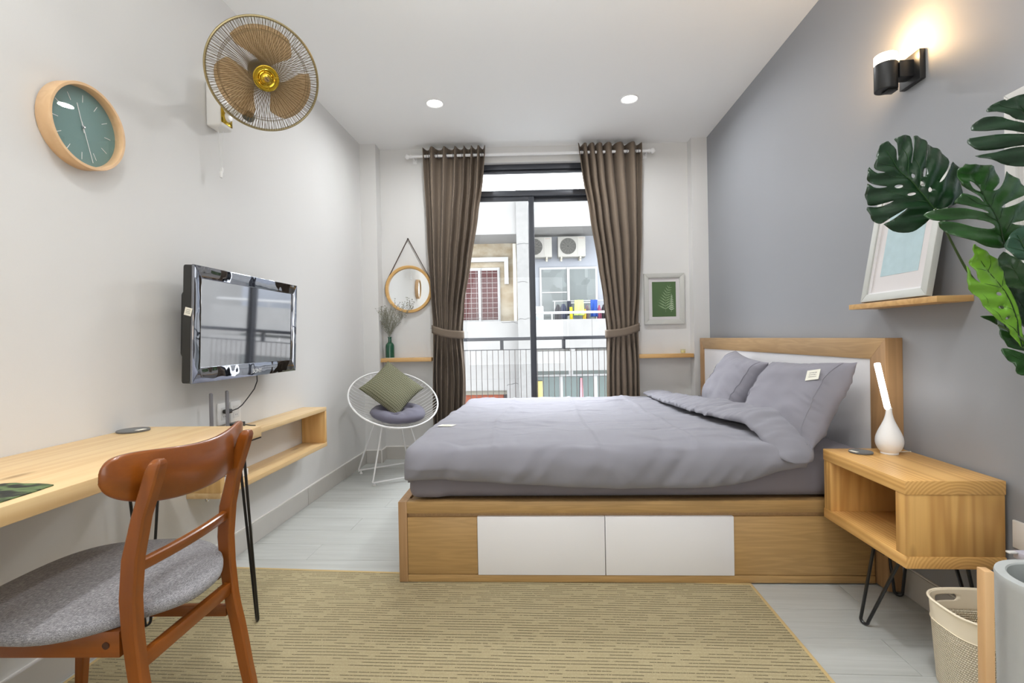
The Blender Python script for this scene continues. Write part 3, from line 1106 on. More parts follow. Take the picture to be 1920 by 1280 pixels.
# monstera: leaf outlines in metres in each leaf's own plane (stem end at the origin)
LEAVES={
 'A':{'pos':(1.0749,1.3937,1.3816),'out':[(0.0,0.0),(0.0171,0.0),(0.0443,0.0068),(0.0682,0.0188),(0.0819,0.0392),(0.088,0.0699),(0.088,0.0972),(0.0812,0.1177),(0.0665,0.1354),(0.0546,0.1177),(0.0416,0.1006),(0.0273,0.0819),(0.0143,0.0726),(0.0239,0.0887),(0.0375,0.1074),(0.0484,0.1313),(0.046,0.1518),(0.0341,0.1688),(0.0171,0.1774),(-0.0051,0.1818),(-0.0075,0.1586),(-0.0153,0.1272),(-0.013,0.1552),(-0.0061,0.1859),(-0.0102,0.1978),(-0.0239,0.2046),(-0.0392,0.207),(-0.0443,0.2029),(-0.0464,0.1893),(-0.0495,0.1688),(-0.0546,0.1272),(-0.0566,0.1296),(-0.0546,0.1518),(-0.0518,0.1825),(-0.0505,0.207),(-0.0682,0.2081),(-0.0853,0.2029),(-0.0962,0.1978),(-0.0921,0.1859),(-0.0914,0.1654),(-0.087,0.1484),(-0.0911,0.1347),(-0.0955,0.145),(-0.0972,0.1654),(-0.104,0.1825),(-0.1143,0.191),(-0.1279,0.1859),(-0.1405,0.1774),(-0.1432,0.162),(-0.1518,0.1381),(-0.1545,0.1245),(-0.1518,0.1126),(-0.1432,0.1057),(-0.1306,0.1013),(-0.1501,0.0999),(-0.1586,0.1074),(-0.1654,0.1201),(-0.1722,0.1074),(-0.175,0.0938),(-0.1733,0.0853),(-0.1671,0.0784),(-0.1569,0.0706),(-0.1432,0.0658),(-0.1245,0.0621),(-0.1432,0.059),(-0.1603,0.0621),(-0.1722,0.074),(-0.1774,0.0529),(-0.1757,0.0358),(-0.1722,0.0205),(-0.1671,0.0143),(-0.1501,0.0136),(-0.1296,0.0181),(-0.1074,0.0229),(-0.1296,0.0119),(-0.1501,0.0095),(-0.1688,0.0102),(-0.1671,-0.0051),(-0.1603,-0.0222),(-0.1467,-0.0341),(-0.1364,-0.0375),(-0.1211,-0.029),(-0.0989,-0.0136),(-0.075,0.0017),(-0.0955,-0.0188),(-0.116,-0.0324),(-0.1313,-0.0399),(-0.1126,-0.0529),(-0.0887,-0.0614),(-0.0648,-0.0631),(-0.0443,-0.0563),(-0.0239,-0.0392),(-0.0102,-0.0188),(-0.0034,-0.0068)],'holes':[(-0.0945,0.0624,0.0113,0.0044,0),(-0.0638,0.0399,0.0123,0.0044,12),(-0.0341,0.0689,0.0048,0.0072,0),(-0.0119,0.0529,0.0078,0.0065,20),(-0.0587,0.0904,0.0034,0.0068,0),(-0.0211,0.1023,0.0031,0.0143,-20)],'rib':[(0.0,0.0),(-0.0307,0.0392),(-0.0648,0.0802),(-0.0955,0.1177),(-0.1262,0.1722)]},
 'B':{'pos':(1.2128,1.3416,1.2702),'out':[(0.0,-0.0065),(-0.0163,-0.0098),(-0.0488,-0.0033),(-0.0814,0.0091),(-0.1139,0.0195),(-0.14,0.0358),(-0.1612,0.0619),(-0.14,0.0635),(-0.1139,0.0586),(-0.0814,0.0462),(-0.0488,0.04),(-0.0352,0.0423),(-0.0391,0.0521),(-0.0586,0.0625),(-0.0912,0.07),(-0.1237,0.0677),(-0.1628,0.0664),(-0.1791,0.0723),(-0.1888,0.083),(-0.1823,0.0918),(-0.1595,0.097),(-0.1335,0.0983),(-0.0977,0.096),(-0.0651,0.0853),(-0.0488,0.0807),(-0.0619,0.0928),(-0.0912,0.1058),(-0.1221,0.1123),(-0.1139,0.127),(-0.1042,0.1374),(-0.0814,0.1309),(-0.0651,0.1221),(-0.0514,0.1113),(-0.0619,0.127),(-0.0765,0.1432),(-0.0977,0.1563),(-0.1058,0.166),(-0.11,0.2019),(-0.0977,0.2084),(-0.0846,0.2198),(-0.0775,0.2165),(-0.0488,0.2155),(-0.0195,0.2149),(-0.0081,0.2051),(-0.0059,0.1856),(-0.0124,0.1628),(-0.0319,0.1419),(-0.013,0.1465),(0.0033,0.1595),(0.0163,0.1791),(0.0212,0.1979),(0.0423,0.1856),(0.0619,0.166),(0.0651,0.14),(0.0456,0.127),(0.0163,0.1139),(-0.0111,0.0983),(0.0098,0.0993),(0.0358,0.1091),(0.0651,0.1205),(0.0781,0.1009),(0.0716,0.0749),(0.0423,0.0619),(0.013,0.0553),(0.0358,0.0488),(0.0651,0.0521),(0.0716,0.0293),(0.0488,0.0098),(0.0228,-0.0016)],'holes':[(-0.07,0.1563,0.0065,0.0195,47)],'rib':[(0.0,-0.0049),(-0.0163,0.0456),(-0.0326,0.0912),(-0.0521,0.1367),(-0.0716,0.1888)]},
 'C':{'pos':(1.2471,1.2653,1.5132),'out':[(0.0,-0.003),(-0.0305,0.0091),(-0.0671,0.0128),(-0.122,0.0146),(-0.1646,0.0122),(-0.1738,0.0104),(-0.1762,0.0024),(-0.1744,-0.0076),(-0.164,-0.0189),(-0.1403,-0.0232),(-0.1067,-0.0213),(-0.061,-0.0146),(-0.0213,-0.0152),(-0.0671,-0.0177),(-0.0915,-0.0213),(-0.122,-0.029),(-0.1601,-0.0335),(-0.1403,-0.0442),(-0.122,-0.0518),(-0.0915,-0.061),(-0.061,-0.0671),(-0.0244,-0.0671),(0.0,-0.0549),(0.0183,-0.0671),(0.0427,-0.0427),(0.0457,-0.0061),(0.0427,0.0366),(0.0305,0.0762),(0.0,0.1037),(-0.0305,0.1159),(-0.0671,0.1113),(-0.096,0.0982),(-0.1006,0.1006),(-0.125,0.0909),(-0.1372,0.0777),(-0.1342,0.0726),(-0.1189,0.0717),(-0.0915,0.0604),(-0.0762,0.0503),(-0.0518,0.0396),(-0.061,0.0351),(-0.0823,0.0457),(-0.1067,0.0579),(-0.1387,0.0598),(-0.1524,0.0555),(-0.1646,0.0451),(-0.1683,0.0335),(-0.1662,0.0293),(-0.1403,0.0244),(-0.1067,0.0229),(-0.0671,0.0171),(-0.0305,0.0107)],'holes':[],'rib':[(0.0,-0.003),(-0.0305,0.0274),(-0.0518,0.0579),(-0.0671,0.0915)]},
 'D':{'pos':(1.2769,1.374,1.0011),'out':[(0.0,-0.0018),(-0.0114,0.0107),(-0.0274,0.0338),(-0.0434,0.0587),(-0.0789,0.0882),(-0.0932,0.1102),(-0.1074,0.1316),(-0.1305,0.1564),(-0.1365,0.1778),(-0.1351,0.2187),(-0.1305,0.2027),(-0.1252,0.1902),(-0.1145,0.1778),(-0.1074,0.1707),(-0.1109,0.1849),(-0.118,0.2027),(-0.1269,0.2205),(-0.1294,0.2347),(-0.118,0.2489),(-0.1198,0.2756),(-0.1074,0.272),(-0.0896,0.2578),(-0.0612,0.2347),(-0.0452,0.2027),(-0.038,0.1671),(-0.022,0.1244),(-0.0078,0.0853),(-0.0007,0.0533),(0.0036,0.0178)],'holes':[(-0.0604,0.1415,0.006,0.005,-40),(-0.0516,0.1056,0.0064,0.0046,-20),(-0.0388,0.0782,0.005,0.005,0)],'rib':[(0.0,0.0),(-0.0114,0.0711),(-0.0434,0.1493),(-0.0825,0.2027),(-0.1038,0.2382)]},
 'E':{'pos':(1.344,1.4193,1.1384),'out':[(0.0,0.0),(-0.033,0.0183),(-0.0642,0.0293),(-0.0752,0.0477),(-0.0825,0.0697),(-0.0807,0.099),(-0.0678,0.1246),(-0.0477,0.1136),(-0.0183,0.0935),(0.0073,0.066),(0.0183,0.0293)],'holes':[],'rib':[(0.0,0.0037),(-0.0293,0.0513),(-0.0623,0.1136)]},
 'F':{'pos':(1.2347,1.3027,1.2286),'out':[(0.0,-0.0034),(-0.0202,-0.0067),(-0.0404,0.0017),(-0.0531,0.0168),(-0.0572,0.033),(-0.0521,0.0488),(-0.0404,0.0639),(-0.0202,0.0773),(0.0034,0.0807),(0.0202,0.0504),(0.0202,0.0168)],'holes':[],'rib':[(0.0,-0.0017),(-0.0168,0.0303),(-0.0303,0.0639)]},
 'G':{'pos':(1.314,1.3964,0.9964),'out':[(0.0,-0.0072),(-0.0253,-0.0054),(-0.0498,0.0036),(-0.0632,0.0199),(-0.0675,0.0379),(-0.0657,0.0506),(-0.0542,0.0469),(-0.0325,0.0325),(-0.0108,0.0181)],'holes':[],'rib':[(0.0,-0.0036),(-0.0325,0.0144),(-0.0614,0.0397)]},
 'H':{'pos':(1.3033,1.3855,0.9646),'out':[(0.0,0.0072),(0.0072,-0.0143),(-0.0018,-0.0376),(-0.0215,-0.0412),(-0.034,-0.0287),(-0.0394,-0.009),(-0.0573,0.0054),(-0.0634,0.0179),(-0.0616,0.0322),(-0.0394,0.0279),(-0.0179,0.0197)],'holes':[],'rib':[(0.0,-0.0036),(-0.0287,0.0072),(-0.0573,0.0251)]},
 'I':{'pos':(1.2399,1.4021,1.0613),'out':[(0.0,0.0),(-0.02,0.0109),(-0.0455,0.0229),(-0.0273,0.0251),(-0.0091,0.0236),(-0.0018,0.0127)],'holes':[],'rib':[(0.0,0.0018),(-0.0236,0.0164),(-0.0418,0.0222)]},
 'J':{'pos':(1.3022,1.4259,1.0255),'out':[(0.0,0.0),(-0.0203,0.0148),(-0.0259,0.0074),(-0.0314,0.0018),(-0.0388,0.0222),(-0.0432,0.0369),(-0.0517,0.0517),(-0.0388,0.0499),(-0.0351,0.0683),(-0.0259,0.0517),(-0.0129,0.0295),(-0.0018,0.0092)],'holes':[],'rib':[(0.0,0.0018),(-0.0203,0.0295),(-0.0351,0.0628)]},
 'K':{'pos':(1.3935,1.4722,1.0885),'out':[(0.0,-0.0152),(-0.0228,-0.038),(-0.0342,-0.0114),(-0.0494,0.0266),(-0.0647,0.0609),(-0.0685,0.0806),(-0.0342,0.0791),(0.0038,0.0761)],'holes':[],'rib':[(0.0,-0.0076),(-0.0342,0.0418),(-0.0609,0.0723)]},
}


def leaf_mat(name, c1, c2, vein, rough=.32):
    t = NT(name)
    n = t.noise(t.coord(), 14, 4, .6)
    c = t.mix(n, c1, c2)
    return t.done(Base_Color=c, Roughness=rough, Specular_IOR_Level=.5, Coat_Weight=.15, Coat_Roughness=.25, Normal=t.bump(t.noise(t.coord(), 60, 3), .25, .003))


LF_DARK = leaf_mat('leaf_deep_green', (.0028, .020, .005, 1), (.006, .034, .008, 1), None)
LF_MID = leaf_mat('leaf_mid_green', (.008, .042, .006, 1), (.018, .075, .010, 1), None)
LF_LIME = leaf_mat('leaf_lime_green', (.11, .29, .012, 1), (.17, .37, .028, 1), None, .4)
LF_TEAL = leaf_mat('leaf_blue_green', (.009, .04, .02, 1), (.022, .075, .04, 1), None, .3)
LF_PALE = leaf_mat('leaf_pale_back', (.20, .27, .24, 1), (.32, .40, .36, 1), None, .5)
VEIN = plain('leaf_midrib', (.018, .06, .012, 1), .4)
VEIND = plain('leaf_midrib_dark', (.010, .035, .008, 1), .4)


def in_poly(x, y, P):
    c = False
    j = len(P)-1
    for i in range(len(P)):
        xi, yi = P[i]
        xj, yj = P[j]
        if (yi > y) != (yj > y) and x < (xj-xi)*(y-yi)/(yj-yi+1e-12)+xi:
            c = not c
        j = i
    return c


def make_leaf(parent, key, mat, cup, droop, vein):
    d = LEAVES[key]
    out = d['out']
    rib = d['rib']
    # soften the traced polygon: subdivide with a Catmull-Rom pass
    sm_ = []
    n = len(out)
    for i in range(n):
        p0, p1, p2, p3 = (Vector(out[(i+k-1) % n]) for k in range(4))
        for g in (0, .5):
            q = .5*((2*p1)+(p2-p0)*g+(2*p0-5*p1+4*p2-p3)*g*g+(-p0+3*p1-3*p2+p3)*g**3) if (p2-p1).length > .004 else p1.lerp(p2, g)
            sm_.append((q.x, q.y))
    holes = []
    for (hx, hy, a, b, ang) in d['holes']:
        r = radians(ang)
        holes.append([(hx+a*cos(t)*cos(r)-b*sin(t)*sin(r), hy+a*cos(t)*sin(r)+b*sin(t)*cos(r)) for t in [2*pi*k/14 for k in range(14)]])
    vs = [Vector(p) for p in sm_]
    es = [(i, (i+1) % len(sm_)) for i in range(len(sm_))]
    for hl in holes:
        s = len(vs)
        vs += [Vector(p) for p in hl]
        es += [(s+i, s+(i+1) % len(hl)) for i in range(len(hl))]
    xs, ys = [p[0] for p in sm_], [p[1] for p in sm_]
    st = .0075
    y = min(ys)
    while y < max(ys):
        x = min(xs)
        while x < max(xs):
            if in_poly(x, y, sm_) and not any(in_poly(x, y, h) for h in holes):
                vs.append(Vector((x+random.uniform(-.001, .001), y+random.uniform(-.001, .001))))
            x += st
        y += st
    V, E, F = delaunay_2d_cdt(vs, es, [], 0, 1e-6)[:3]
    a, b = Vector(rib[0]), Vector(rib[-1])
    ax = (b-a).normalized()
    Ln = (b-a).length

    def ribdist(p):
        best = 9
        for q0, q1 in zip(rib, rib[1:]):
            q0, q1 = Vector(q0), Vector(q1)
            e = q1-q0
            t = max(0, min(1, (p-q0).dot(e)/max(e.length_squared, 1e-9)))
            best = min(best, (p-q0-e*t).length)
        return best

    def depth(p):
        p = Vector(p)
        dd = ribdist(p)
        al = (p-a).dot(ax)/Ln
        z = -cup*dd*dd/.1 + .012*exp(-(dd/.006)**2)*-.35
        z += -droop*max(0, al)**2
        side = (p-a).dot(Vector((-ax.y, ax.x)))
        z += .0035*sin((al*Ln - abs(side)*.55)*150)*smooth01(dd/.02)     # pleats between the side veins
        z += .006*mnoise.noise(Vector((p.x*18, p.y*18, hash(key) % 7 if False else ord(key)*.37)))
        return z
    bm = bmesh.new()
    bv = [bm.verts.new((p.x, p.y, depth(p))) for p in V]
    for f in F:
        c = sum((V[i] for i in f), Vector((0, 0)))/len(f)
        if in_poly(c.x, c.y, sm_) and not any(in_poly(c.x, c.y, h) for h in holes):
            try:
                bm.faces.new([bv[i] for i in f])
            except ValueError:
                pass
    bmesh.ops.delete(bm, geom=[v for v in bm.verts if not v.link_faces], context='VERTS')
    o = obj('leaf', bm, mat, parent, 75)
    md = o.modifiers.new('thickness', 'SOLIDIFY')
    md.thickness = .0012
    mw = CAMROT.to_4x4()
    mw.translation = Vector(d['pos'])-Vector(parent.location)
    o.matrix_local = mw
    pts = []
    for q0, q1 in zip(rib, rib[1:]):
        for g in range(6):
            p = Vector(q0).lerp(Vector(q1), g/6)
            pts.append((p.x, p.y, depth(p)+.0017))
    m = len(pts)
    # side veins, running out from the midrib towards the lobes
    vb = bmesh.new()
    step = 5
    for k in range(3, m-2, step):
        p = Vector(pts[k][:2])
        dr = (Vector(pts[k+1][:2])-Vector(pts[k-1][:2])).normalized()
        for sg in (-1, 1):
            an = radians(48*sg)
            dv = Vector((dr.x*cos(an)-dr.y*sin(an), dr.x*sin(an)+dr.y*cos(an)))
            vp = []
            q = p.copy()
            for i_ in range(40):
                if not in_poly(q.x, q.y, sm_) or any(in_poly(q.x, q.y, h) for h in holes):
                    break
                vp.append((q.x, q.y, depth(q)+.0011))
                an2 = radians(-.9*sg)
                dv = Vector((dv.x*cos(an2)-dv.y*sin(an2), dv.x*sin(an2)+dv.y*cos(an2)))
                q = q+dv*.004
            if len(vp) > 5:
                tube(vb, vp[:-1], [.0009*(1-.7*i_/len(vp)) for i_ in range(len(vp)-1)], 5)
    if len(vb.verts):
        obj('side_veins', vb, vein, o, kind='stuff')
    else:
        vb.free()
    obj('midrib', T(pts, [.0022*(1-.75*i/m) for i in range(m)], 6), vein, o)
    return o, Vector(d['pos'])


mon = thing('monstera_plant', 'monstera with large split dark leaves and one lime leaf in the concrete pot', 'plant', (PC[0], PC[1], .361))
SPEC = {'A': (LF_DARK, .10, .015, VEIN), 'B': (LF_MID, .12, .02, VEIND), 'C': (LF_DARK, .10, .01, VEIND), 'D': (LF_LIME, .18, .01, VEIND),
        'E': (LF_MID, .2, .01, VEIN), 'F': (LF_TEAL, .2, .01, VEIN), 'G': (LF_MID, .2, .01, VEIN), 'H': (LF_MID, .2, .01, VEIN),
        'I': (LF_MID, .2, .004, VEIND), 'J': (LF_PALE, .2, .004, VEIN), 'K': (LF_DARK, .2, .01, VEIND)}
for i, key in enumerate(SPEC):
    mat, cup, droop, vein = SPEC[key]
    o, pos = make_leaf(mon, key, mat, cup, droop, vein)
    # petiole: from the pot, up and then over to the leaf
    p1 = pos-Vector(mon.location)
    p0 = Vector((.045*cos(i*2.4), .045*sin(i*2.4), 0))
    top = Vector((.175, p1.y*.5, max(.2, p1.z-.10)))
    if key == 'A':
        top = Vector((.175, .42, p1.z-.12))
    pts = []
    if key == 'A':
        ctl = [p0, p0, Vector((.13, .10, .12)), Vector((.175, .20, .50)), Vector((.09, .243, .748)), Vector((.020, .253, .833)), Vector((-.045, .232, .917)), p1, p1]
        for a_, b_, c_, d_ in zip(ctl, ctl[1:], ctl[2:], ctl[3:]):
            for k in range(6):
                g = k/6
                pts.append(.5*((2*b_)+(c_-a_)*g+(2*a_-5*b_+4*c_-d_)*g*g+(-a_+3*b_-3*c_+d_)*g**3))
        pts.append(p1)
    else:
        for k in range(15):
            g = k/14
            pts.append(p0*(1-g)**2 + top*2*g*(1-g) + p1*g*g)
    obj('petiole', T(pts, [.0055-.003*k/len(pts) for k in range(len(pts))], 7), STEM, mon)
# ---------------------------------------------------------------- desk and wall shelf
dk = thing('desk', 'pale pine wall desk on black hairpin legs', 'desk', (XL, .45, 0))
DW, DL = .479, 1.30                           # depth from the wall, length
obj('top', B(.001, DW, 0, DL, .700, .740, bev=.003), PINE, dk)
for (cx, cy, fx, fy, spx, spy) in ((.43, DL-.055, .448, DL-.005, .05, .05), (.058, DL-.055, .046, DL-.04, .0, -.14), (.43, .06, .445, .02, .05, -.05), (.075, .06, .06, .02, .05, -.05)):
    bm = bmesh.new()
    z = .0055 if fx > .1 and True else 0.0
    hairpin(bm, (cx, cy, .697), (fx, fy, z), (spx*1.2, -spy*1.2, 0), .005)
    box(bm, cx-.05, cx+.05, cy-.05, cy+.05, .696, .700)
    obj('hairpin_leg', bm, BLACKSTEEL, dk)

sh = thing('wall_shelf_box', 'long open pine shelf box fixed to the white wall beneath the television', 'shelf', (XL, 1.975, 0))
SD, SLN = .155, 1.022
obj('top_board', B(.001, SD, 0, SLN, .612, .636, bev=.0015), PINE, sh)
obj('bottom_board', B(.001, SD, 0, SLN, .388, .412, bev=.0015), PINE, sh)
obj('end_panel', B(.002, SD-.001, 0.0, .030, .412, .612, bev=.0012), PINEZ, sh)
obj('end_panel', B(.002, SD-.001, SLN-.024, SLN, .412, .612, bev=.0012), PINEZ, sh)
obj('wall_bracket', L([(0, 0), (.008, 0), (.009, -.004), (.006, -.012), (0, -.014)], 16, (.085, .012, .387)), CHROME, sh)
ps = thing('power_strip', 'white power strip lying inside the pine shelf box', 'power strip', (XL+.05, 2.06, .412))
obj('body', B(0, .05, 0, .20, .0004, .034, bev=.004), WHITEPLASTIC, ps)
for k in range(3):
    obj('socket', L([(0, .0345), (.014, .0345), (.014, .0335), (0, .0335)], 20, (.025, .045+.055*k, 0)), GREYPLASTIC, ps)

coaster((-1.484, 1.656, .740), 'round grey felt coaster on the pine desk', .050, radians(168)).scale = (1, 1, 1)

# leaf-patterned place mat, cut in the shape of a leaf tip
MATM = NT('camouflage_weave')
_t = MATM
_v = _t.n('TexVoronoi', {'feature': 'F1'}, Vector=_t.coord((26, 17, 1)), Scale=1.0).outputs[1]
_n = _t.noise(_t.coord((26, 40, 1)), 1.0, 1.0)
_c = _t.ramp(_n, [(.38, srgb(40, 42, 36)), (.46, srgb(58, 60, 48)), (.5, srgb(66, 82, 52)), (.6, srgb(100, 120, 78))])
_w = _t.noise(_t.coord((500, 500, 10)), 1.0, 2.0)
_c = _t.mix(_t.math('MULTIPLY', _w, .3), _c, srgb(40, 44, 34))
MATMAT = _t.done(Base_Color=_c, Roughness=.9, Normal=_t.bump(_w, .4, .002))
pm = obj('place_mat', PR([(-1.098, 1.012), (-1.12, 1.018), (-1.15, 1.022), (-1.18, 1.021), (-1.205, 1.026), (-1.228, 1.022), (-1.26, 1.0), (-1.34, .9), (-1.36, .78), (-1.30, .68), (-1.12, .66), (-1.10, .74), (-1.088, .86), (-1.092, .97)], .7404, .7428, 'Z'), MATMAT)
tag(pm, 'dark green camouflage woven place mat on the pine desk', 'place mat')

# ---------------------------------------------------------------- walnut dining chair
SEATN = NT('grey_melange_upholstery')
_t = SEATN
_a = _t.noise(_t.coord((700, 90, 700)), 1.0, 3.0, .7)
_b = _t.noise(_t.coord((90, 700, 700)), 1.0, 3.0, .7)
_c = _t.mix(_t.math('MULTIPLY', _t.math('ADD', _a, _b), .5), srgb(84, 84, 88), srgb(188, 186, 188))
_c2 = _t.ramp(_t.math('MULTIPLY', _t.math('ADD', _a, _b), .5), [(.36, srgb(86, 86, 90)), (.5, srgb(136, 134, 137)), (.64, srgb(186, 184, 186))])
SEATM = _t.done(Base_Color=_c2, Roughness=.95, Specular_IOR_Level=.15, Sheen_Weight=.2, Normal=_t.bump(_t.math('ADD', _a, _b), .35, .0015))
ch = thing('dining_chair', 'walnut stained dining chair with grey upholstered seat pulled up to the pine desk', 'chair', (-1.130, 1.195, .0052), radians(2.2))
CX0 = -1.115
PROF = [(-.800, 0.0), (-.848+.002, .0), (0, 0)]


def post_x(z):
    """front and rear face of the bent rear post, chair-local"""
    pts = [(0, -.872, -.840), (.165, -.903, -.868), (.31, -.930, -.896), (.40, -.940, -.904), (.48, -.944, -.906), (.57, -.936, -.898), (.66, -.912, -.880), (.74, -.886, -.853), (.790, -.870, -.838)]
    for (a, b) in zip(pts, pts[1:]):
        if a[0] <= z <= b[0]:
            g = (z-a[0])/(b[0]-a[0])
            g = g*g*(3-2*g)*.4+g*.6
            return a[1]+(b[1]-a[1])*g-CX0, a[2]+(b[2]-a[2])*g-CX0
    return pts[-1][1]-CX0, pts[-1][2]-CX0


for yc in (-.178, .168):
    bm = bmesh.new()
    rings = []
    zs = [0, .05, .1, .165, .22, .27, .31, .36, .4, .44, .48, .53, .57, .62, .66, .70, .74, .765]
    for z in zs:
        a, b = post_x(z)
        hw = .0165 - .003*(1-z/.8)
        c = .004
        rings.append([(a+c, yc-hw, z), (b-c, yc-hw, z), (b, yc-hw+c, z), (b, yc+hw-c, z), (b-c, yc+hw, z), (a+c, yc+hw, z), (a, yc+hw-c, z), (a, yc-hw+c, z)])
    for z, s in ((.777, .93), (.785, .76), (.790, .5)):
        a, b = post_x(z)
        m_, hw = (a+b)/2, .0165*s
        q = (b-a)/2*s
        c = .004*s
        rings.append([(m_-q+c, yc-hw, z), (m_+q-c, yc-hw, z), (m_+q, yc-hw+c, z), (m_+q, yc+hw-c, z), (m_+q-c, yc+hw, z), (m_-q+c, yc+hw, z), (m_-q, yc+hw-c, z), (m_-q, yc-hw+c, z)])
    loft(bm, rings)
    obj('leg', bm, CHAIRWOOD, ch, 35)
for yc in (-.178, .168):
    bm = bmesh.new()
    rings = []
    for z, x, h in ((0, -.262, .0115), (.2, -.248, .0145), (.36, -.236, .017), (.408, -.234, .017)):
        c = .003
        rings.append([(x-h+c, yc-h, z), (x+h-c, yc-h, z), (x+h, yc-h+c, z), (x+h, yc+h-c, z), (x+h-c, yc+h, z), (x-h+c, yc+h, z), (x-h, yc+h-c, z), (x-h, yc-h+c, z)])
    loft(bm, rings)
    obj('leg', bm, CHAIRWOOD, ch, 35)


def backrest(bm):
    n, m_ = 60, 18
    hwid = .256
    rows = []
    for i in range(n+1):
        t = -cos(pi*i/n)
        y = hwid*t+.017
        x = -.872-.062*t*t-CX0-.004
        k = (max(0, 1-abs(t)**4))**.3
        top = .757+.075*k-.040*(1-t*t)
        bot = .757-.088*(max(0, 1-abs(t)**2.5))**.5
        rows.append((x, y, top, bot, t))
    rings = []
    for x, y, top, bot, t in rows:
        th = .009*min(1, sqrt(max(0, 1-abs(t)**14))+.12)
        hgt = max(top-bot, .0016)
        e = min(.006, hgt*.3)
        sl = .10                              # leans back towards the top
        ring = []
        for (zz, tt) in ((bot, -th+e*.8), (bot+e, -th), (top-e, -th), (top, -th+e*.8), (top, th-e*.8), (top-e, th), (bot+e, th), (bot, th-e*.8)):
            nx = 2*.062/.262*t
            ring.append((x+tt+(zz-.752)*sl*.6, y+tt*nx*.5, zz))
        rings.append(ring)
    loft(bm, rings)


bm = bmesh.new()
backrest(bm)
obj('backrest', bm, CHAIRWOODY, ch, 50)
a, b = post_x(.545)
bm = bmesh.new()
rings = []
for k in range(13):
    y = -.162+.314*k/12
    bow = .012*(1-((k-6)/6)**2)
    rings.append([(a+.010+bow, y, .531), (a+.026+bow, y, .531), (a+.028+bow, y, .534), (a+.028+bow, y, .553), (a+.025+bow, y, .556), (a+.012+bow, y, .556), (a+.009+bow, y, .553), (a+.009+bow, y, .534)])
loft(bm, rings)
obj('back_rail', bm, CHAIRWOODY, ch, 35)
a, b = post_x(.33)
obj('stretcher', B(a+.008, a+.027, -.163, .153, .312, .347, bev=.002), CHAIRWOODY, ch)
CHAIRWOODX = wood('walnut_stain_long', srgb(138, 74, 21), srgb(80, 37, 7), 0, 9, .3, .35, .4, .4, knots=False)
for yc in (-.178, .168):
    obj('side_rail', B(-.217, .172, yc-.013, yc+.013, .352, .410, bev=.002), CHAIRWOODX, ch)
    obj('bolt', L([(0, 0), (.008, 0), (.008, .0015), (.0055, .0022), (0, .0008)], 16, (.142, yc+(-.0152 if yc < 0 else .013), .380), 'Y'), plain('bolt_bronze', (.06, .02, .008, 1), .4), ch)
    obj('side_stretcher', B(-.238, .19, yc-.009, yc+.009, .242, .273, bev=.002), CHAIRWOODX, ch)
obj('front_rail', B(-.244, -.228, -.163, .153, .352, .408, bev=.002), CHAIRWOODY, ch)


def seat_pt(u, v):
    a = 2*pi*u
    e = 2/2.7
    ca, sa = cos(a), sin(a)
    rx, ry = (.234 if ca > 0 else .262), (.252-.022*max(0, ca))
    # v 0 bottom centre .. 1 top centre
    if v < .3:
        k, z = v/.3*.955, .4108
    elif v < .6:
        q = (v-.3)/.3
        ang = -pi/2+q*pi
        k, z = .955+.045*cos(ang), .4255+.0147*sin(ang)
    else:
        q = (v-.6)/.4
        k = .955*(1-q)
        z = .4402+.022*(1-(1-q)**2.2)
    x = rx*k*math.copysign(abs(ca)**e, ca)
    y = ry*k*math.copysign(abs(sa)**e, sa)
    if v > .3:
        z += .010*smooth01((-x-.1)/.16)-.012*smooth01((x-.17)/.08)
    # the post notches
    y *= 1-.34*max(0, ca)**1.5
    return (x+.012, y, z)


bm = bmesh.new()
grid(bm, seat_pt, 84, 40, cu=True)
obj('seat', bm, SEATM, ch, 80)

# ---------------------------------------------------------------- television
tv = thing('television', 'black glossy wall television reflecting the balcony door', 'television', (XL, 2.266, 1.137))
tv.rotation_euler = (0, radians(2.4), 0)
TX = .139
TW, TH = .408, .241
SDW, SDH = TW-.046, TH-.052
bm = bmesh.new()
rings = []
for x, k in ((.03, .55), (.05, .62), (.082, .80), (.088, .90), (.094, .955), (.104, .985), (TX-.012, 1.0)):
    r = .012
    w_, h_ = TW*k, TH*k if k < .95 else TH
    w_ = TW*(.6+.4*k) if k < .95 else TW
    ring = []
    for cx, cy, a0 in ((1, 1, 0), (-1, 1, 90), (-1, -1, 180), (1, -1, 270)):
        for q in range(4):
            a = radians(a0+30*q)
            ring.append((x, cx*(w_-r)+r*cos(a), cy*(h_-r)+r*sin(a)))
    rings.append(ring)
loft(bm, rings)
obj('back_shell', bm, TVSIDE, tv)
bm = bmesh.new()
bw_ = TX-.012
outer = [(-TW, -TH), (TW, -TH), (TW, TH), (-TW, TH)]
inner = [(-SDW, -SDH+.012), (SDW, -SDH+.012), (SDW, SDH), (-SDW, SDH)]
for i in range(4):
    j = (i+1) % 4
    prism(bm, [outer[i], outer[j], inner[j], inner[i]], bw_, TX, 'X', .003)
obj('bezel', bm, TVGLOSS, tv)
obj('screen', B(bw_, TX-.006, -SDW-.001, SDW+.001, -SDH+.011, SDH+.001), TVSCREEN, tv)
obj('mount', B(.0005, .032, -.14, .14, -.12, .12, bev=.004), BLACKPLASTIC, tv)
text('wordmark', 'SONY', .028, WHITEPLASTIC, tv, Matrix(((0, 0, 1, TX+.0003), (1, 0, 0, .035), (0, 1, 0, -TH+.024), (0, 0, 0, 1))))
mm = Matrix(((1, 0, 0, .118), (0, 0, -1, -TW-.0012), (0, 1, 0, .05), (0, 0, 0, 1))) @ Matrix.Rotation(radians(-12), 4, 'Z')
label_patch(tv, mm, .030, .032, 3, 'sticker')

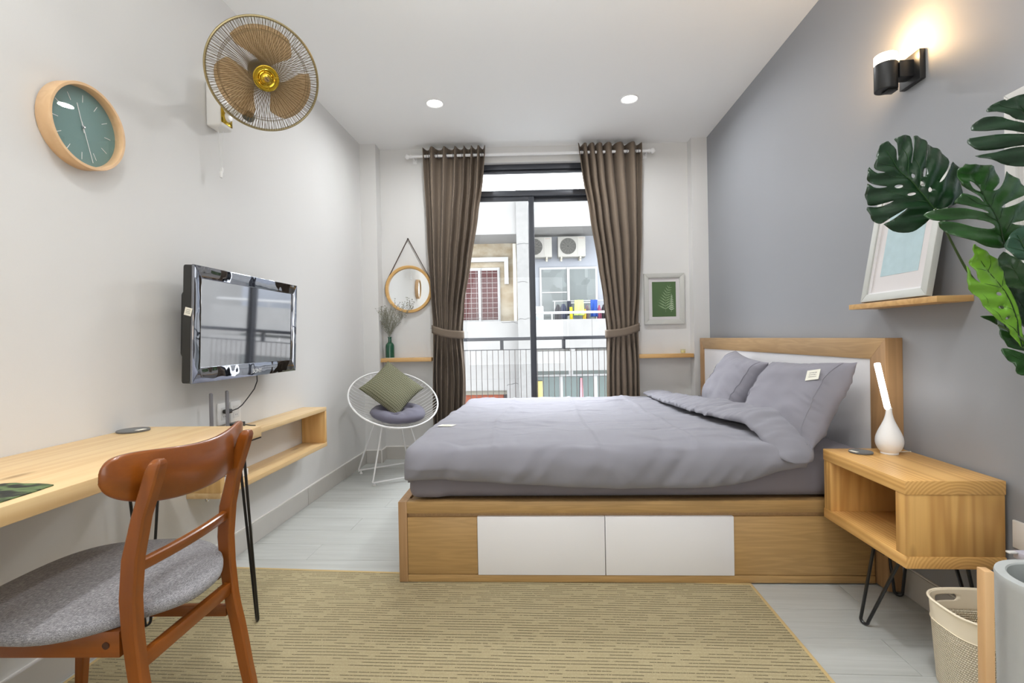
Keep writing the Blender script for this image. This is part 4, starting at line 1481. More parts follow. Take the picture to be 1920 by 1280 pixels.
cb = obj('power_cord', T([(XL+.10, 2.345, .897), (XL+.10, 2.347, .86), (XL+.085, 2.345, .82), (XL+.055, 2.335, .775), (XL+.040, 2.315, .745), (XL+.036, 2.285, .731), (XL+.034, 2.245, .727), (XL+.030, 2.225, .727)], .0028, 8), BLACKPLASTIC)
bpy.context.view_layer.update()
cb.parent = tv
cb.matrix_local = tv.matrix_world.inverted()
for k, (yy, zz) in enumerate(((2.222, .716), (2.312, .713))):
    so = thing('wall_socket', ('white socket plate behind the router with the black television plug' if k == 0 else 'white socket plate without the black plug, near the black adapter'), 'outlet', (XL, yy, zz))
    obj('plate', B(.0005, .009, -.040, .040, -.052, .052, bev=.002), WHITEPLASTIC, so)
    obj('socket_face', B(.009, .0105, -.022, .022, -.03, .03, bev=.0005, seg=1), plain('socket_insert', (.72, .72, .71, 1), .4), so)
    for z in (-.016, .012):
        for y in (-.008, .004):
            obj('slot', B(.0104, .0112, y, y+.004, z, z+.003), INK, so)
obj('plug', B(XL+.0115, XL+.042, 2.206, 2.238, .717, .737, bev=.004), BLACKPLASTIC, cb)
rt = thing('router', 'white router with two grey antennas on the pine shelf box', 'router', (XL+.085, 2.07, .636))
obj('case', B(-.055, .055, -.085, .105, .0006, .028, bev=.006), WHITEPLASTIC, rt)
for yy, zt in ((-.055, .2), (.052, .2)):
    bm = bmesh.new()
    prism(bm, [(yy-.0085, .028), (yy+.0085, .028), (yy+.0085, zt-.006), (yy+.003, zt), (yy-.004, zt), (yy-.0085, zt-.003)], .004, .0125, 'X', .002)
    obj('antenna', bm, GREYPLASTIC, rt)
adp = thing('power_adapter', 'small black power adapter lying behind the white router', 'adapter', (XL+.055, 2.25, .636))
obj('body', B(-.025, .025, -.05, .025, .0005, .034, bev=.003), BLACKPLASTIC, adp)
obj('lead', T([(.0, .024, .02), (.015, .05, .012), (.03, .065, .006), (.045, .075, .004)], .003, 6), BLACKPLASTIC, adp)
cc = obj('router_cable', T([(XL+.012, 2.24, .69), (XL+.03, 2.22, .665), (XL+.02, 2.20, .655), (XL+.025, 2.185, .643), (XL+.06, 2.18, .641)], .0022, 6), WHITEPLASTIC)
tag(cc, 'thin white cable running from the socket to the router', 'cable')

# ---------------------------------------------------------------- wall clock
ck = thing('wall_clock', 'round wall clock with a beech rim and sage green dial', 'clock', (XL, 1.523, 1.781))
ck.rotation_euler = (0, radians(2.3), radians(.6))
obj('rim', L([(.128, .0015), (.1355, .0015), (.1375, .004), (.1375, .047), (.136, .050), (.128, .050), (.1265, .048), (.1255, .022), (.126, .004)], 96, axis='X', closed_prof=True), BEECH, ck)
dial = obj('dial', L([(0, .012), (.1262, .012), (.1262, .020), (0, .020)], 72, axis='X'), plain('sage_dial', srgb(108, 140, 136), .5), ck)
for k in range(12):
    a = radians(30*k)
    bm = bmesh.new()
    box(bm, .0202, .0208, -.0009, .0009, .082, .106)
    bmesh.ops.transform(bm, matrix=Matrix.Rotation(-a, 4, 'X'), verts=bm.verts)
    obj('hour_mark', bm, WHITEPLASTIC, dial)
for nm, ang, ln, wd, x in (('hour_hand', 343, .075, .0011, .0225), ('minute_hand', 161, .112, .0010, .0245)):
    bm = bmesh.new()
    box(bm, x, x+.0008, -wd, wd, -.018, ln)
    bmesh.ops.transform(bm, matrix=Matrix.Rotation(-radians(ang), 4, 'X'), verts=bm.verts)
    obj(nm, bm, WHITEPLASTIC, ck)
obj('hub', L([(0, .020), (.005, .020), (.005, .028), (.003, .029), (0, .029)], 20, axis='X'), CHROME, ck)
obj('crystal', L([(0, .0365), (.06, .0364), (.1268, .036), (.1268, .038), (.06, .0384), (0, .0385)], 72, axis='X'), CLOCKGLASS, ck)

# ---------------------------------------------------------------- wall fan
fan = thing('wall_fan', 'brass and white oscillating wall fan with a round wire cage', 'fan', (XL, 2.196, 2.165))
obj('base', B(.0005, .072, -.046, .046, -.105, .105, bev=.012, seg=4), WHITEPLASTIC, fan)
obj('control_panel', B(.0715, .0745, -.040, .040, -.086, -.012, bev=.002), GOLD, fan)
obj('dial_knob', L([(0, .0745), (.021, .0745), (.021, .080), (.016, .088), (0, .089)], 28, (0, .004, -.049), 'X'), WHITEPLASTIC, fan)
FC = Vector((-1.151, 1.978, 2.173))-Vector(fan.location)
FN = Vector((.552, -.605, -.573)).normalized()
zx = FN
xx = Vector((0, 0, 1)).cross(zx).normalized()
FM = Matrix((xx, zx.cross(xx), zx)).transposed().to_4x4()
FM.translation = FC


def ftr(bm):
    bmesh.ops.transform(bm, matrix=FM, verts=bm.verts)
    return bm


R_ = .215


def dome(r, sg):
    q = (r-.045)/(R_-.045)
    return sg*(.030*(1-max(0, q)**2.4)+.006)


for nm, sg, n in (('front_grille', 1, 132), ('rear_grille', -1, 96)):
    bm = bmesh.new()
    for k in range(n):
        a = 2*pi*k/n
        sw = .10*sg
        pts = []
        for i in range(5):
            r = .044+(R_-.044)*i/4
            aa = a
            pts.append((r*cos(aa), r*sin(aa), dome(r, sg)))
        tube(bm, pts, .00095, 4)
    for r in (.172, .168) if sg > 0 else (.17,):
        tube(bm, [(r*cos(2*pi*k/72), r*sin(2*pi*k/72), dome(r, sg)-.001*sg) for k in range(72)], .0009, 4, True)
    obj(nm, ftr(bm), BRONZE, fan, kind='stuff')
obj('cage_rim', ftr(T([(R_*cos(2*pi*k/96), R_*sin(2*pi*k/96), 0) for k in range(96)], .0052, 8, True)), plain('brass_rim', srgb(160, 146, 108), .3, .7), fan)
cap = obj('hub_cap', ftr(L([(0, .030), (.047, .032), (.050, .035), (.050, .039), (.047, .0415), (.040, .0395), (.033, .0425), (.027, .0395), (.024, .041), (.022, .048), (.016, .053), (.0, .0545)], 48)), GOLD, fan)
obj('badge', ftr(L([(0, .0545), (.0105, .0538), (.0105, .055), (0, .0556)], 24)), plain('badge_bronze', srgb(170, 140, 90), .4, .6), cap)
bm = bmesh.new()
box(bm, -.007, .007, -.0014, .0014, .0553, .0561)
bmesh.ops.transform(bm, matrix=Matrix.Rotation(radians(-38), 4, 'Z'), verts=bm.verts)
obj('emblem', ftr(bm), INK, cap)
for k in range(4):
    bm = bmesh.new()
    box(bm, .024, .049, -.0022, .0022, .040, .0432, .0008, 1)
    bmesh.ops.transform(bm, matrix=Matrix.Rotation(radians(20+90*k), 4, 'Z'), verts=bm.verts)
    obj('cap_rib', ftr(bm), GOLD, cap)
BLADE = NT('smoked_amber_plastic')
_t = BLADE
_b = _t.n('BsdfPrincipled', Base_Color=srgb(198, 166, 122), Roughness=.25)
_tr = _t.n('BsdfTransparent', Color=srgb(240, 224, 200))
_mx = _t.n('MixShader', i0=.24, i1=_tr.outputs[0], i2=_b.outputs[0])
_t.t.links.new(_mx.outputs[0], _t.out.inputs[0])
for k in range(3):
    def bl(u, v, k=k):
        r = .030+.158*u
        half = radians(16+32*sin(min(1, u*1.25)*pi/2))*(1-.30*max(0, u-.7)/.3*(1 if v < .5 else .4))
        a = radians(205+120*k)+(-half+2*half*v)+.22*u
        rr = r*(1-.10*max(0, u-.6)*abs(2*v-1)**3)
        return (rr*cos(a), rr*sin(a), -.004+.022*(v-.5)*(1-.3*u))
    bm = bmesh.new()
    grid(bm, bl, 14, 12)
    o = obj('blade', ftr(bm), BLADE.m, fan, 80)
    mo = o.modifiers.new('thickness', 'SOLIDIFY')
    mo.thickness = .0016
obj('motor', ftr(L([(0, -.13), (.03, -.13), (.046, -.115), (.05, -.09), (.05, -.045), (.044, -.036), (.03, -.032), (.012, -.028), (.012, .0), (.022, .004), (.022, .018), (.0, .018)], 32)), plain('smoke_grey_plastic', (.06, .06, .06, 1), .4), fan)
q = FM @ Vector((0, 0, -.10))
obj('neck', T([(.060, .0, -.01), (.11, -.005, -.02), (.16, -.02, -.03), tuple(q*.96+Vector((0, 0, -.02))), tuple(q)], [.026, .024, .02, .02, .022], 14), WHITEPLASTIC, fan)
obj('swivel_knob', L([(0, -.02), (.02, -.02), (.024, -.014), (.024, .014), (.02, .02), (0, .02)], 20, (.175, .008, -.045), 'Y'), plain('dark_grey_knob', (.07, .08, .07, 1), .45), fan)
for dy, zb in ((-.018, -.30), (.012, -.285)):
    obj('pull_cord', T([(.045, dy*1.2, -.103), (.043, dy*.8, -.2), (.042, dy*.35, zb)], .0011, 5), WHITEPLASTIC, fan)
obj('cord_weight', L([(0, 0), (.006, 0), (.0065, .003), (.0065, .026), (.003, .031), (0, .031)], 14, (.042, -.004, -.333)), WHITEPLASTIC, fan)
obj('cord_weight', L([(0, 0), (.005, 0), (.0055, .003), (.0055, .022), (.003, .026), (0, .026)], 14, (.042, .004, -.309)), WHITEPLASTIC, fan)

# ---------------------------------------------------------------- ceiling downlights
LENS = emit('downlight_lens_glow', (1, .97, .92, 1), 14.0)
for i, (x, y) in enumerate(DOWNLIGHTS[:2]):
    d = thing('downlight', ('round recessed ceiling downlight over the foot of the bed' if i == 0 else 'round recessed ceiling downlight over the pillow side of the bed'), 'ceiling light', (x, y, ZC))
    obj('trim_ring', L([(.052, -.0005), (.066, -.0005), (.066, -.004), (.060, -.008), (.052, -.004)], 48, closed_prof=True), WHITEMETAL, d)
    obj('lens', L([(0, -.001), (.0525, -.001), (.0525, -.0035), (0, -.005)], 48), LENS, d)
for i, (x, y) in enumerate([]):
    d = thing('downlight', 'round recessed ceiling downlight behind the photographer', 'ceiling light', (x, y, ZC), group='downlights in the near half of the room')
    obj('trim_ring', L([(.052, -.0005), (.066, -.0005), (.066, -.004), (.060, -.008), (.052, -.004)], 48, closed_prof=True), WHITEMETAL, d)
    obj('lens', L([(0, -.001), (.0525, -.001), (.0525, -.0035), (0, -.005)], 48), LENS, d)
# ---------------------------------------------------------------- window wall: mirror, ledges, vase, print, candle
mr = thing('round_mirror', 'round wooden framed mirror hanging by a leather strap on the window wall', 'mirror', bw(.238, 0, 1.5), TB)
obj('frame', L([(.183, -.001), (.206, -.001), (.208, -.003), (.208, -.026), (.205, -.029), (.187, -.029), (.183, -.026)], 96, axis='Y', closed_prof=True), BAMBOO, mr)
obj('mirror_glass', L([(0, -.004), (.1838, -.004), (.1838, -.010), (0, -.010)], 96, axis='Y'), MIRROR, mr)
LEATHER = plain('brown_leather', (.06, .032, .02, 1), .6)
bm = bmesh.new()
P0 = (0, -.012, .447)
for sx in (-1, 1):
    pts = [P0]
    tx, tz = sx*.183, .10
    pts.append((tx*.5, -.014, (.447+tz)/2))
    pts.append((tx, -.016, tz))
    for k in range(1, 6):
        a = radians(28-k*9)
        pts.append((sx*.2095*cos(a), -.016, .2095*sin(a)))
    for a, b in zip(pts, pts[1:]):
        d = Vector((b[0]-a[0], 0, b[2]-a[2])).normalized()
        nrm = Vector((-d.z, 0, d.x))*.0028
        A_, B_ = Vector(a), Vector(b)
        rings = [[A_+nrm+Vector((0, -.004, 0)), A_+nrm+Vector((0, .004, 0)), A_-nrm+Vector((0, .004, 0)), A_-nrm+Vector((0, -.004, 0))],
                 [B_+nrm+Vector((0, -.004, 0)), B_+nrm+Vector((0, .004, 0)), B_-nrm+Vector((0, .004, 0)), B_-nrm+Vector((0, -.004, 0))]]
        loft(bm, rings)
obj('strap', bm, LEATHER, mr)
obj('peg', L([(0, -.001), (.005, -.001), (.005, -.018), (.0065, -.02), (0, -.022)], 16, (0, 0, .444), 'Y'), plain('dark_peg', (.03, .02, .015, 1), .4), mr)

s1 = thing('ledge_shelf', 'narrow pine wall ledge with the green bottle beneath the round mirror', 'shelf', bw(-.012, 0, .897), TB)
obj('board', B(.001, .452, -.105, -.0005, -.033, 0, bev=.0015), LEDGE, s1)
s2 = thing('ledge_shelf', 'narrow pine wall ledge with the candle glass beneath the fern print', 'shelf', bw(2.226, 0, .890), TB)
obj('board', B(0, .472, -.105, -.0005, -.033, 0, bev=.0015), LEDGE, s2)

vs_ = thing('bottle_vase', 'dark green glass bottle vase on the pine ledge beneath the mirror', 'vase', bw(.070, .055, .8972), TB)
BOTTLE = plain('bottle_green_glass', (.008, .075, .035, 1), .08, 0, .7)
obj('bottle', L([(0, .0), (.034, .0), (.0375, .004), (.0375, .10), (.035, .118), (.025, .132), (.0155, .140), (.0145, .176), (.0175, .178), (.0175, .186), (.0125, .187), (.0115, .15), (0, .15)], 40), BOTTLE, vs_)
obj('base_band', L([(.0345, -.0002), (.0382, .0005), (.0382, .004), (.0345, .004)], 40, closed_prof=True), TAG, vs_)
df = thing('dried_flowers', 'spray of grey green dried flowers standing in the green bottle', 'flowers', bw(.070, .055, .897+.15), TB)
stem = bmesh.new()
buds = bmesh.new()
rnd = random.Random(11)


def twig(p, d, ln, r, depth_):
    n = 5
    pts = [p]
    for k in range(n):
        d = (d+Vector((rnd.uniform(-.2, .2), rnd.uniform(-.2, .2), rnd.uniform(-.08, .16)))).normalized()
        p = p+d*ln/n
        if p.y > .045:
            p.y = .045
        pts.append(p)
    tube(stem, pts, [r*(1-.6*k/n) for k in range(n+1)], 4)
    if depth_ > 0:
        for k in range(1, n+1):
            for q in range(2):
                a = rnd.uniform(0, 2*pi)
                dd = (d*1.0+Vector((cos(a)*.65, sin(a)*.5, .35))).normalized()
                twig(pts[k], dd, ln*rnd.uniform(.30, .52), r*.6, depth_-1)
    else:
        for k in range(2, n+1):
            for q in range(3):
                c = pts[k]+Vector((rnd.uniform(-.005, .005), rnd.uniform(-.005, .005), rnd.uniform(-.004, .005)))
                bmesh.ops.create_icosphere(buds, subdivisions=1, radius=rnd.uniform(.0014, .0027), matrix=Matrix.Translation(c) @ Matrix.Diagonal((1, 1, 1.7, 1)))


for k in range(7):
    a = k*2.4
    twig(Vector((.004*cos(a), .004*sin(a), 0)), Vector((.10*cos(a)-.02, .06*sin(a), 1)).normalized(), .22, .0011, 0 if False else 1)
for k in range(9):
    a = k*2.4
    p = Vector((.012*cos(a), .008*sin(a), .06))
    twig(p, Vector((.62*cos(a)-.02, .36*sin(a)-.06, .8)).normalized(), rnd.uniform(.17, .27), .0010, 1)
obj('stems', stem, plain('dry_stem', srgb(126, 130, 110), .8), df, kind='stuff')
obj('flower_heads', buds, plain('dry_buds', srgb(150, 147, 132), .9, var=.3, vscale=150), df, kind='stuff')

# fern print
FERNG = plain('fern_green_paper', srgb(78, 106, 62), .85, var=.06, vscale=20)
FERNL = plain('fern_pale_ink', srgb(196, 210, 182), .85)
FERNM = plain('fern_mid_ink', srgb(140, 164, 122), .85)
mpx = Matrix.Translation(bw(2.479, .001, 1.147)) @ Matrix.Rotation(TB, 4, 'Z')
pic, mnt = picture('fern_picture', 'grey framed green fern print on the window wall beside the curtain', None, mpx, .350, .446, .036, plain('grey_white_frame', srgb(196, 196, 190), .45), MOUNT, (.207, .067, .373), FERNG)


def fern(bmx, base, tip, n, ln, wd, curve):
    b, t = Vector(base), Vector(tip)
    ax = (t-b)
    nr = Vector((-ax.y, ax.x)).normalized()
    def q(g):
        return b+ax*g+nr*curve*sin(g*pi)

    def bar(p0, p1, w0, w1, lift=0):
        d = (p1-p0).normalized()
        m = Vector((-d.y, d.x))
        poly = [p0+m*w0*.3, p0.lerp(p1, .35)+m*w0, p1, p0.lerp(p1, .35)-m*w0, p0-m*w0*.3]
        prism(bmx, [(v.x, v.y) for v in poly], -.0094-lift, -.0089, 'Y')
    for k in range(14):
        bar(q(k/14), q((k+1.6)/14), .0011, .0004, .0001)
    for k in range(n):
        g = .12+.86*k/n
        p = q(g)
        d = (q(min(1, g+.05))-p).normalized()
        for s in (-1, 1):
            l_ = ln*(1-.75*g)
            a = radians(58 if s > 0 else -58)
            dd = Vector((d.x*cos(a)-d.y*sin(a), d.x*sin(a)+d.y*cos(a)))
            bar(p, p+dd*l_, wd*(1-.5*g), 0)


bm = bmesh.new()
fern(bm, (.015, .105), (.055, .345), 9, .088, .0062, .02)
obj('fern_drawing', bm, FERNM, mnt)
bm = bmesh.new()
fern(bm, (.062, .108), (.066, .262), 8, .034, .0048, -.002)
for k in range(14):
    p0, p1 = Vector((.015, .105)).lerp(Vector((.055, .345)), k/14), Vector((.015, .105)).lerp(Vector((.055, .345)), (k+1)/14)
obj('fern_drawing', bm, FERNL, mnt)

cg = thing('candle_glass', 'small pale yellow candle glass on the pine ledge beneath the fern print', 'candle', bw(2.622, .055, .8902), TB)
obj('glass', L([(0, .0), (.017, .0), (.0185, .003), (.023, .038), (.0215, .038), (.0175, .006), (0, .006)], 28), glass('candle_cup', (.97, .97, .90, 1)), cg)
obj('wax', L([(0, .0065), (.0172, .0065), (.0198, .026), (0, .026)], 28), plain('pale_yellow_wax', (.80, .76, .50, 1), .5), cg)

# ---------------------------------------------------------------- curtain rod and curtains
rod = thing('curtain_rod', 'white curtain rod with turned finials above the balcony door', 'curtain rod', bw(0, 0, 2.637), TB)
obj('pole', T([(.300, -.09, 0), (2.345, -.09, 0)], .0125, 16), WHITEMETAL, rod)
for s, sg in ((.300, -1), (2.345, 1)):
    bm = L([(0, -.002), (.0135, -.002), (.016, .002), (.016, .008), (.011, .012), (.014, .018), (.0225, .028), (.0235, .037), (.018, .048), (.009, .053), (.006, .057), (0, .058)], 28, axis='X')
    bmesh.ops.transform(bm, matrix=Matrix.Translation((s, -.09, 0)) @ Matrix.Diagonal((sg, 1, 1, 1)), verts=bm.verts)
    obj('finial', bm, WHITEMETAL, rod)
    bm = bmesh.new()
    box(bm, s-sg*.012-.006, s-sg*.012+.006, -.103, -.003, -.008, .004, .002)
    box(bm, s-sg*.012-.018, s-sg*.012+.018, -.006, -.0005, -.035, .03, .002)
    obj('bracket', bm, WHITEMETAL, rod)


def lerp_tab(tab, z):
    for (z0, v0), (z1, v1) in zip(tab, tab[1:]):
        if z >= z1:
            g = (z-z1)/(z0-z1)
            return v1+(v0-v1)*(g*g*(3-2*g)*.3+g*.7)
    return tab[-1][1]


def curtain(label, Lt, Rt, zt, zb, flip, grp=None):
    c = thing('curtain', label, 'curtain', bw(0, 0, 0), TB)
    NP = 7
    ZB, ZTOP = .02, 2.703

    def fn(u, v):
        z = ZTOP-(ZTOP-ZB)*v
        l, r = lerp_tab(Lt, z), lerp_tab(Rt, z)
        uu = u if not flip else 1-u
        # pleats spread evenly at the rod, squeezed toward the wall side at the tie
        kt = exp(-((z-zt)/.20)**2)
        lead = smooth01((ZTOP-z)/1.2)*smooth01((z-zt+.05)/.3)
        w_ = uu
        if lead > 0:
            w_ = uu*(1-.0*lead)
        s = l+(r-l)*u
        amp = .046*(1-.55*kt)
        # the leading edge hangs as one broad flat fold
        edge = smooth01((uu-.80)/.2)*smooth01((2.62-z)/.5)*(1-kt)
        ph = NP*2*pi*(uu+.06*sin(uu*5+z*.7)*(1-.6*kt)) + .5*sin(z*1.7+uu*7)*smooth01((2.5-z)/1)
        sharp = sin(ph)
        y = -.09-amp*math.copysign(abs(sharp)**.95, sharp)*(1-.75*edge)
        y += -.03*kt*sin(pi*u) + .012*kt
        y -= edge*.035
        y += .006*mnoise.noise(Vector((s*9, z*2.2, 3.0 if flip else 8.0)))*smooth01((2.6-z)/.4)
        s += .010*cos(ph)*(1-kt*.5)*sin(pi*min(1, max(0, u)))
        s += .004*mnoise.noise(Vector((u*13, z*3, 1.0)))
        return (s, min(y, -.012), z)
    bm = bmesh.new()
    grid(bm, fn, 200, 120)
    o = obj('cloth', bm, CURTAINM, c, 80)
    mo = o.modifiers.new('thickness', 'SOLIDIFY')
    mo.thickness = .0025
    # grommets around the pole
    l, r = lerp_tab(Lt, 2.637), lerp_tab(Rt, 2.637)
    for k in range(NP*2):
        s = l+(r-l)*(k+.5)/(NP*2)
        ring = [(s+.004*cos(a), -.09+.021*cos(a), .021*sin(a)+2.637) for a in [2*pi*q/20 for q in range(20)]]
        obj('grommet', T([(s+(.010 if k % 2 else -.010)*cos(2*pi*q/20), -.09+.020*cos(2*pi*q/20), 2.637+.020*sin(2*pi*q/20)) for q in range(20)], .0024, 6, True), GREYPLASTIC, c)
    # tie-back band
    l, r = lerp_tab(Lt, zt)-.012, lerp_tab(Rt, zt)+.012
    hook_l = not flip

    def band(u, v):
        a = 2*pi*u
        ca, sa = cos(a), sin(a)
        s = (l+r)/2+(r-l)/2*1.02*math.copysign(abs(ca)**.8, ca)
        y = -.088-.075*math.copysign(abs(sa)**.8, sa)
        y = min(y, -.008)
        g = (s-l)/(r-l)
        zz = zb + (.055 if hook_l else -.055)*(.5-g) + .014*sin(g*pi)*-1
        return (s, y, zz+(.5-v)*.068)
    bm = bmesh.new()
    grid(bm, band, 64, 5, cu=True)
    t = obj('tieback', bm, CURTAINM, c, 80)
    mo = t.modifiers.new('thickness', 'SOLIDIFY')
    mo.thickness = .004
    hs = l-.004 if hook_l else r+.004
    sg = -1 if hook_l else 1
    obj('tieback_hook', T([(hs+sg*.012, -.0005, zb+.04), (hs+sg*.014, -.03, zb+.038), (hs+sg*.016, -.06, zb+.036), (hs+sg*.004, -.072, zb+.034), (hs-sg*.006, -.062, zb+.032)], .004, 8), CHROME, c)
    return c


curtain('taupe curtain tied back beside the round mirror',
        [(2.703, .402), (1.9, .428), (1.15, .462), (.6, .452), (.02, .452)],
        [(2.703, .945), (2.4, .918), (2.1, .872), (1.7, .800), (1.35, .735), (1.12, .712), (.95, .722), (.7, .735), (.4, .722), (.02, .72)], 1.12, 1.115, False)
curtain('taupe curtain tied back beside the fern print',
        [(2.703, 1.735), (2.45, 1.765), (2.1, 1.822), (1.7, 1.885), (1.35, 1.935), (1.12, 1.960), (.95, 1.952), (.6, 1.945), (.02, 1.945)],
        [(2.703, 2.284), (1.9, 2.268), (1.15, 2.226), (.6, 2.224), (.02, 2.222)], 1.12, 1.10, True)

# ---------------------------------------------------------------- wire chair with two cushions
WC = Vector((-1.175, 3.665, 0))
wch = thing('wire_chair', 'white wire bowl chair with a round rim in the corner near the window', 'chair', WC)
RCN = Vector((-1.14, 3.62, .612))-WC
th, ph = -.955, .983
N_ = Vector((cos(ph)*cos(th), cos(ph)*sin(th), sin(ph)))
side = Vector((0, 0, 1)).cross(N_).normalized()     # sideways
up = N_.cross(side)                                  # up the back
RM = Matrix((side, up, N_)).transposed().to_4x4()
RM.translation = RCN
RR = .335


def bowl_z(x, y):
    q = min(1, (x*x+y*y)/(RR*RR))
    return -.155*(1-q)**.85


obj('rim', T([RM @ Vector((RR*cos(2*pi*k/72), RR*sin(2*pi*k/72), 0)) for k in range(72)], .0065, 10, True), WHITEMETAL, wch)
nw = 21
for k in range(nw):
    x = RR*.955*(-1+2*k/(nw-1))
    yy = sqrt(max(RR*RR-x*x, 0))
    pts = [RM @ Vector((yy*(-1+2*q/16), x, bowl_z(x, yy*(-1+2*q/16)))) for q in range(17)]
    obj('wire', T(pts, .0026, 6), WHITEMETAL, wch)
for xc_ in (-.10, .10):
    obj('cross_wire', T([RM @ Vector((xc_, sqrt(RR*RR-.01)*(-1+2*q/16), bowl_z(xc_, sqrt(RR*RR-.01)*(-1+2*q/16))-.005)) for q in range(17)], .003, 6), WHITEMETAL, wch)
fd = Vector((cos(th), sin(th), 0))
ld = Vector((-fd.y, fd.x, 0))*-1
tq = .105
bq, zt_ = .205, .408
cb_ = Vector((-.02, .03, 0))


def cpt(a, b, z, k):
    return cb_ + fd*a*k + ld*b*k + Vector((0, 0, z))


for b in (-1, 1):
    A1, A2 = cpt(1, b, .026, bq), cpt(-1, b, .026, bq)
    T1, T2 = cpt(1, b, zt_, tq)+fd*.02, cpt(-1, b, zt_, tq)+fd*.02
    obj('leg', T([T1, A1.lerp(T1, .06), A1.lerp(T1, .01)+(A2-A1)*.012, A1.lerp(A2, .06)], .006, 8), WHITEMETAL, wch)
    obj('leg', T([T2, A2.lerp(T2, .06), A2.lerp(T2, .01)+(A1-A2)*.012, A2.lerp(A1, .06)], .006, 8), WHITEMETAL, wch)
    for q in (A1, A2):
        obj('foot', L([(0, -.0255), (.011, -.0255), (.012, -.021), (.007, -.014), (.005, -.004), (0, -.004)], 16, tuple(q+(cb_-q)*.08*Vector((1, 1, 0)))), WHITEPLASTIC, wch)
A, Bp, Cp, Dp = (cpt(a, b, .026, bq) for a, b in ((1, 1), (1, -1), (-1, -1), (-1, 1)))
obj('floor_bar', T([A.lerp(Bp, .01), Bp.lerp(A, .01)], .0058, 8), WHITEMETAL, wch)
obj('floor_bar', T([Cp.lerp(Dp, .01), Dp.lerp(Cp, .01)], .0058, 8), WHITEMETAL, wch)
tp = [cpt(a, b, zt_, tq)+fd*.02 for a, b in ((1, 1), (1, -1), (-1, -1), (-1, 1))]
obj('seat_ring', T(tp+[tp[0]], .0055, 8), WHITEMETAL, wch)

# tufted round cushion
CU = RCN + N_*-.066 + WC - up*.092 + side*.018
zaxis = (N_*.42+Vector((0, 0, 1))*.85).normalized()
mt = frame_mtx(CU, side, zaxis.cross(side))


def tuft(sg):
    def fn(u, v):
        a = 2*pi*u
        r = .205*(1-(1-v)**1.0) if False else .205*v
        e = max(0, 1-(v)**3.5)
        zz = sg*.042*e**.5
        dim = 0
        spots = [(0, 0)]+[(.105*cos(radians(72*k+20)), .105*sin(radians(72*k+20))) for k in range(5)][:4]
        x, y = r*cos(a), r*sin(a)
        for sx_, sy_ in spots:
            d = hypot(x-sx_, y-sy_)
            dim += (.036*exp(-(d/.024)**2)+.022*exp(-(d/.06)**2))*(1.25 if (sx_, sy_) == (0, 0) else .9)
        pl = .013*abs(sin(a*2.5+radians(20)*2.5))*v*(1-v**4)
        zz -= sg*min(dim, .042)*e**.3 - sg*pl
        zz += .004*mnoise.noise(Vector((x*22, y*22, 3+sg)))*e**.3
        rr = 1+.02*cos(a*5-radians(100))*v**3
        return (x*rr, y*rr, zz)
    return fn


bm = bmesh.new()
grid(bm, tuft(1), 96, 26, cu=True)
grid(bm, tuft(-1), 96, 26, cu=True)
bmesh.ops.remove_doubles(bm, verts=bm.verts, dist=1e-4)
rc = obj('seat_cushion', bm, CUSHM, None, 80)
rc.matrix_world = mt
tag(rc, 'round tufted slate grey cushion on the white wire chair', 'cushion')

PATT = NT('olive_leaf_print')
_t = PATT
_tc = _t.n('SeparateXYZ', Vector=_t.n('TexCoord').outputs['Object'])
_u = _t.math('MULTIPLY', _tc.outputs[0], 58.0)
_v = _t.math('MULTIPLY', _tc.outputs[1], 100.0)
_col = _t.math('FLOOR', _u)
_sg = _t.math('SUBTRACT', _t.math('MULTIPLY', _t.math('MODULO', _col, 2.0), 2.0), 1.0)
_fu = _t.math('SUBTRACT', _t.math('FRACT', _u), .5)
_fv = _t.math('FRACT', _t.math('MULTIPLY_ADD', _t.math('ABSOLUTE', _fu), 1.5, _v))
_k = _t.math('MULTIPLY', _t.math('COMPARE', _fv, .5, .22), _t.math('LESS_THAN', _t.math('ABSOLUTE', _fu), .40))
_c = _t.mix(_k, srgb(78, 80, 58), srgb(176, 174, 150))
_c = _t.mix(_t.math('MULTIPLY', _t.noise(_t.coord(), 900, 2), .3), _c, srgb(80, 82, 60))
PATM = _t.done(Base_Color=_c, Roughness=.9, Specular_IOR_Level=.2)
# stands on one corner against the back of the bowl
bk_up = (up*.82+N_*.30).normalized()
ctr = RCN+WC+up*.075+N_*.035
mt = frame_mtx(ctr, side, bk_up) @ Matrix.Rotation(radians(41), 4, 'Z')
pillow('throw_cushion', 'square olive patterned cushion standing on its corner in the wire chair', .36, .36, .11, mt, 'cushion', PATM, None, 3.0, .004, 48)
# ---------------------------------------------------------------- balcony railing
struct('balcony_slab', B(-.4, 3.2, .16, .92, -.14, -.02), plain('balcony_concrete', (.45, .45, .43, 1), .8), PB, TB)
ral = thing('balcony_railing', 'charcoal metal balcony railing outside the glass door', 'railing', PB, TB)
obj('handrail', B(-.35, 3.15, .755, .805, 1.026, 1.062, bev=.003), ALU, ral)
for s in (-.05, 1.02, 1.665, 2.75):
    obj('post', B(s-.018, s+.018, .765, .795, .935, 1.026, bev=.002), ALU, ral)
for s in (-.33, 3.13):
    obj('post', B(s-.02, s+.02, .76, .80, -.02, 1.026, bev=.002), ALU, ral)
obj('upper_bar', B(-.31, 3.11, .774, .786, .927, .935), ALU, ral)
obj('lower_bar', B(-.31, 3.11, .774, .786, .08, .10), ALU, ral)
bme = mesh('baluster', B(-.003, .003, -.003, .003, .10, .927), plain('baluster_grey', srgb(96, 88, 86), .5))
k = 0
s = -.30
while s < 3.1:
    if s > .4 and s < 2.3:
        o = bpy.data.objects.new('baluster', bme)
        COL.objects.link(o)
        o.parent = ral
        o.location = (s, .78, 0)
    s += .0582

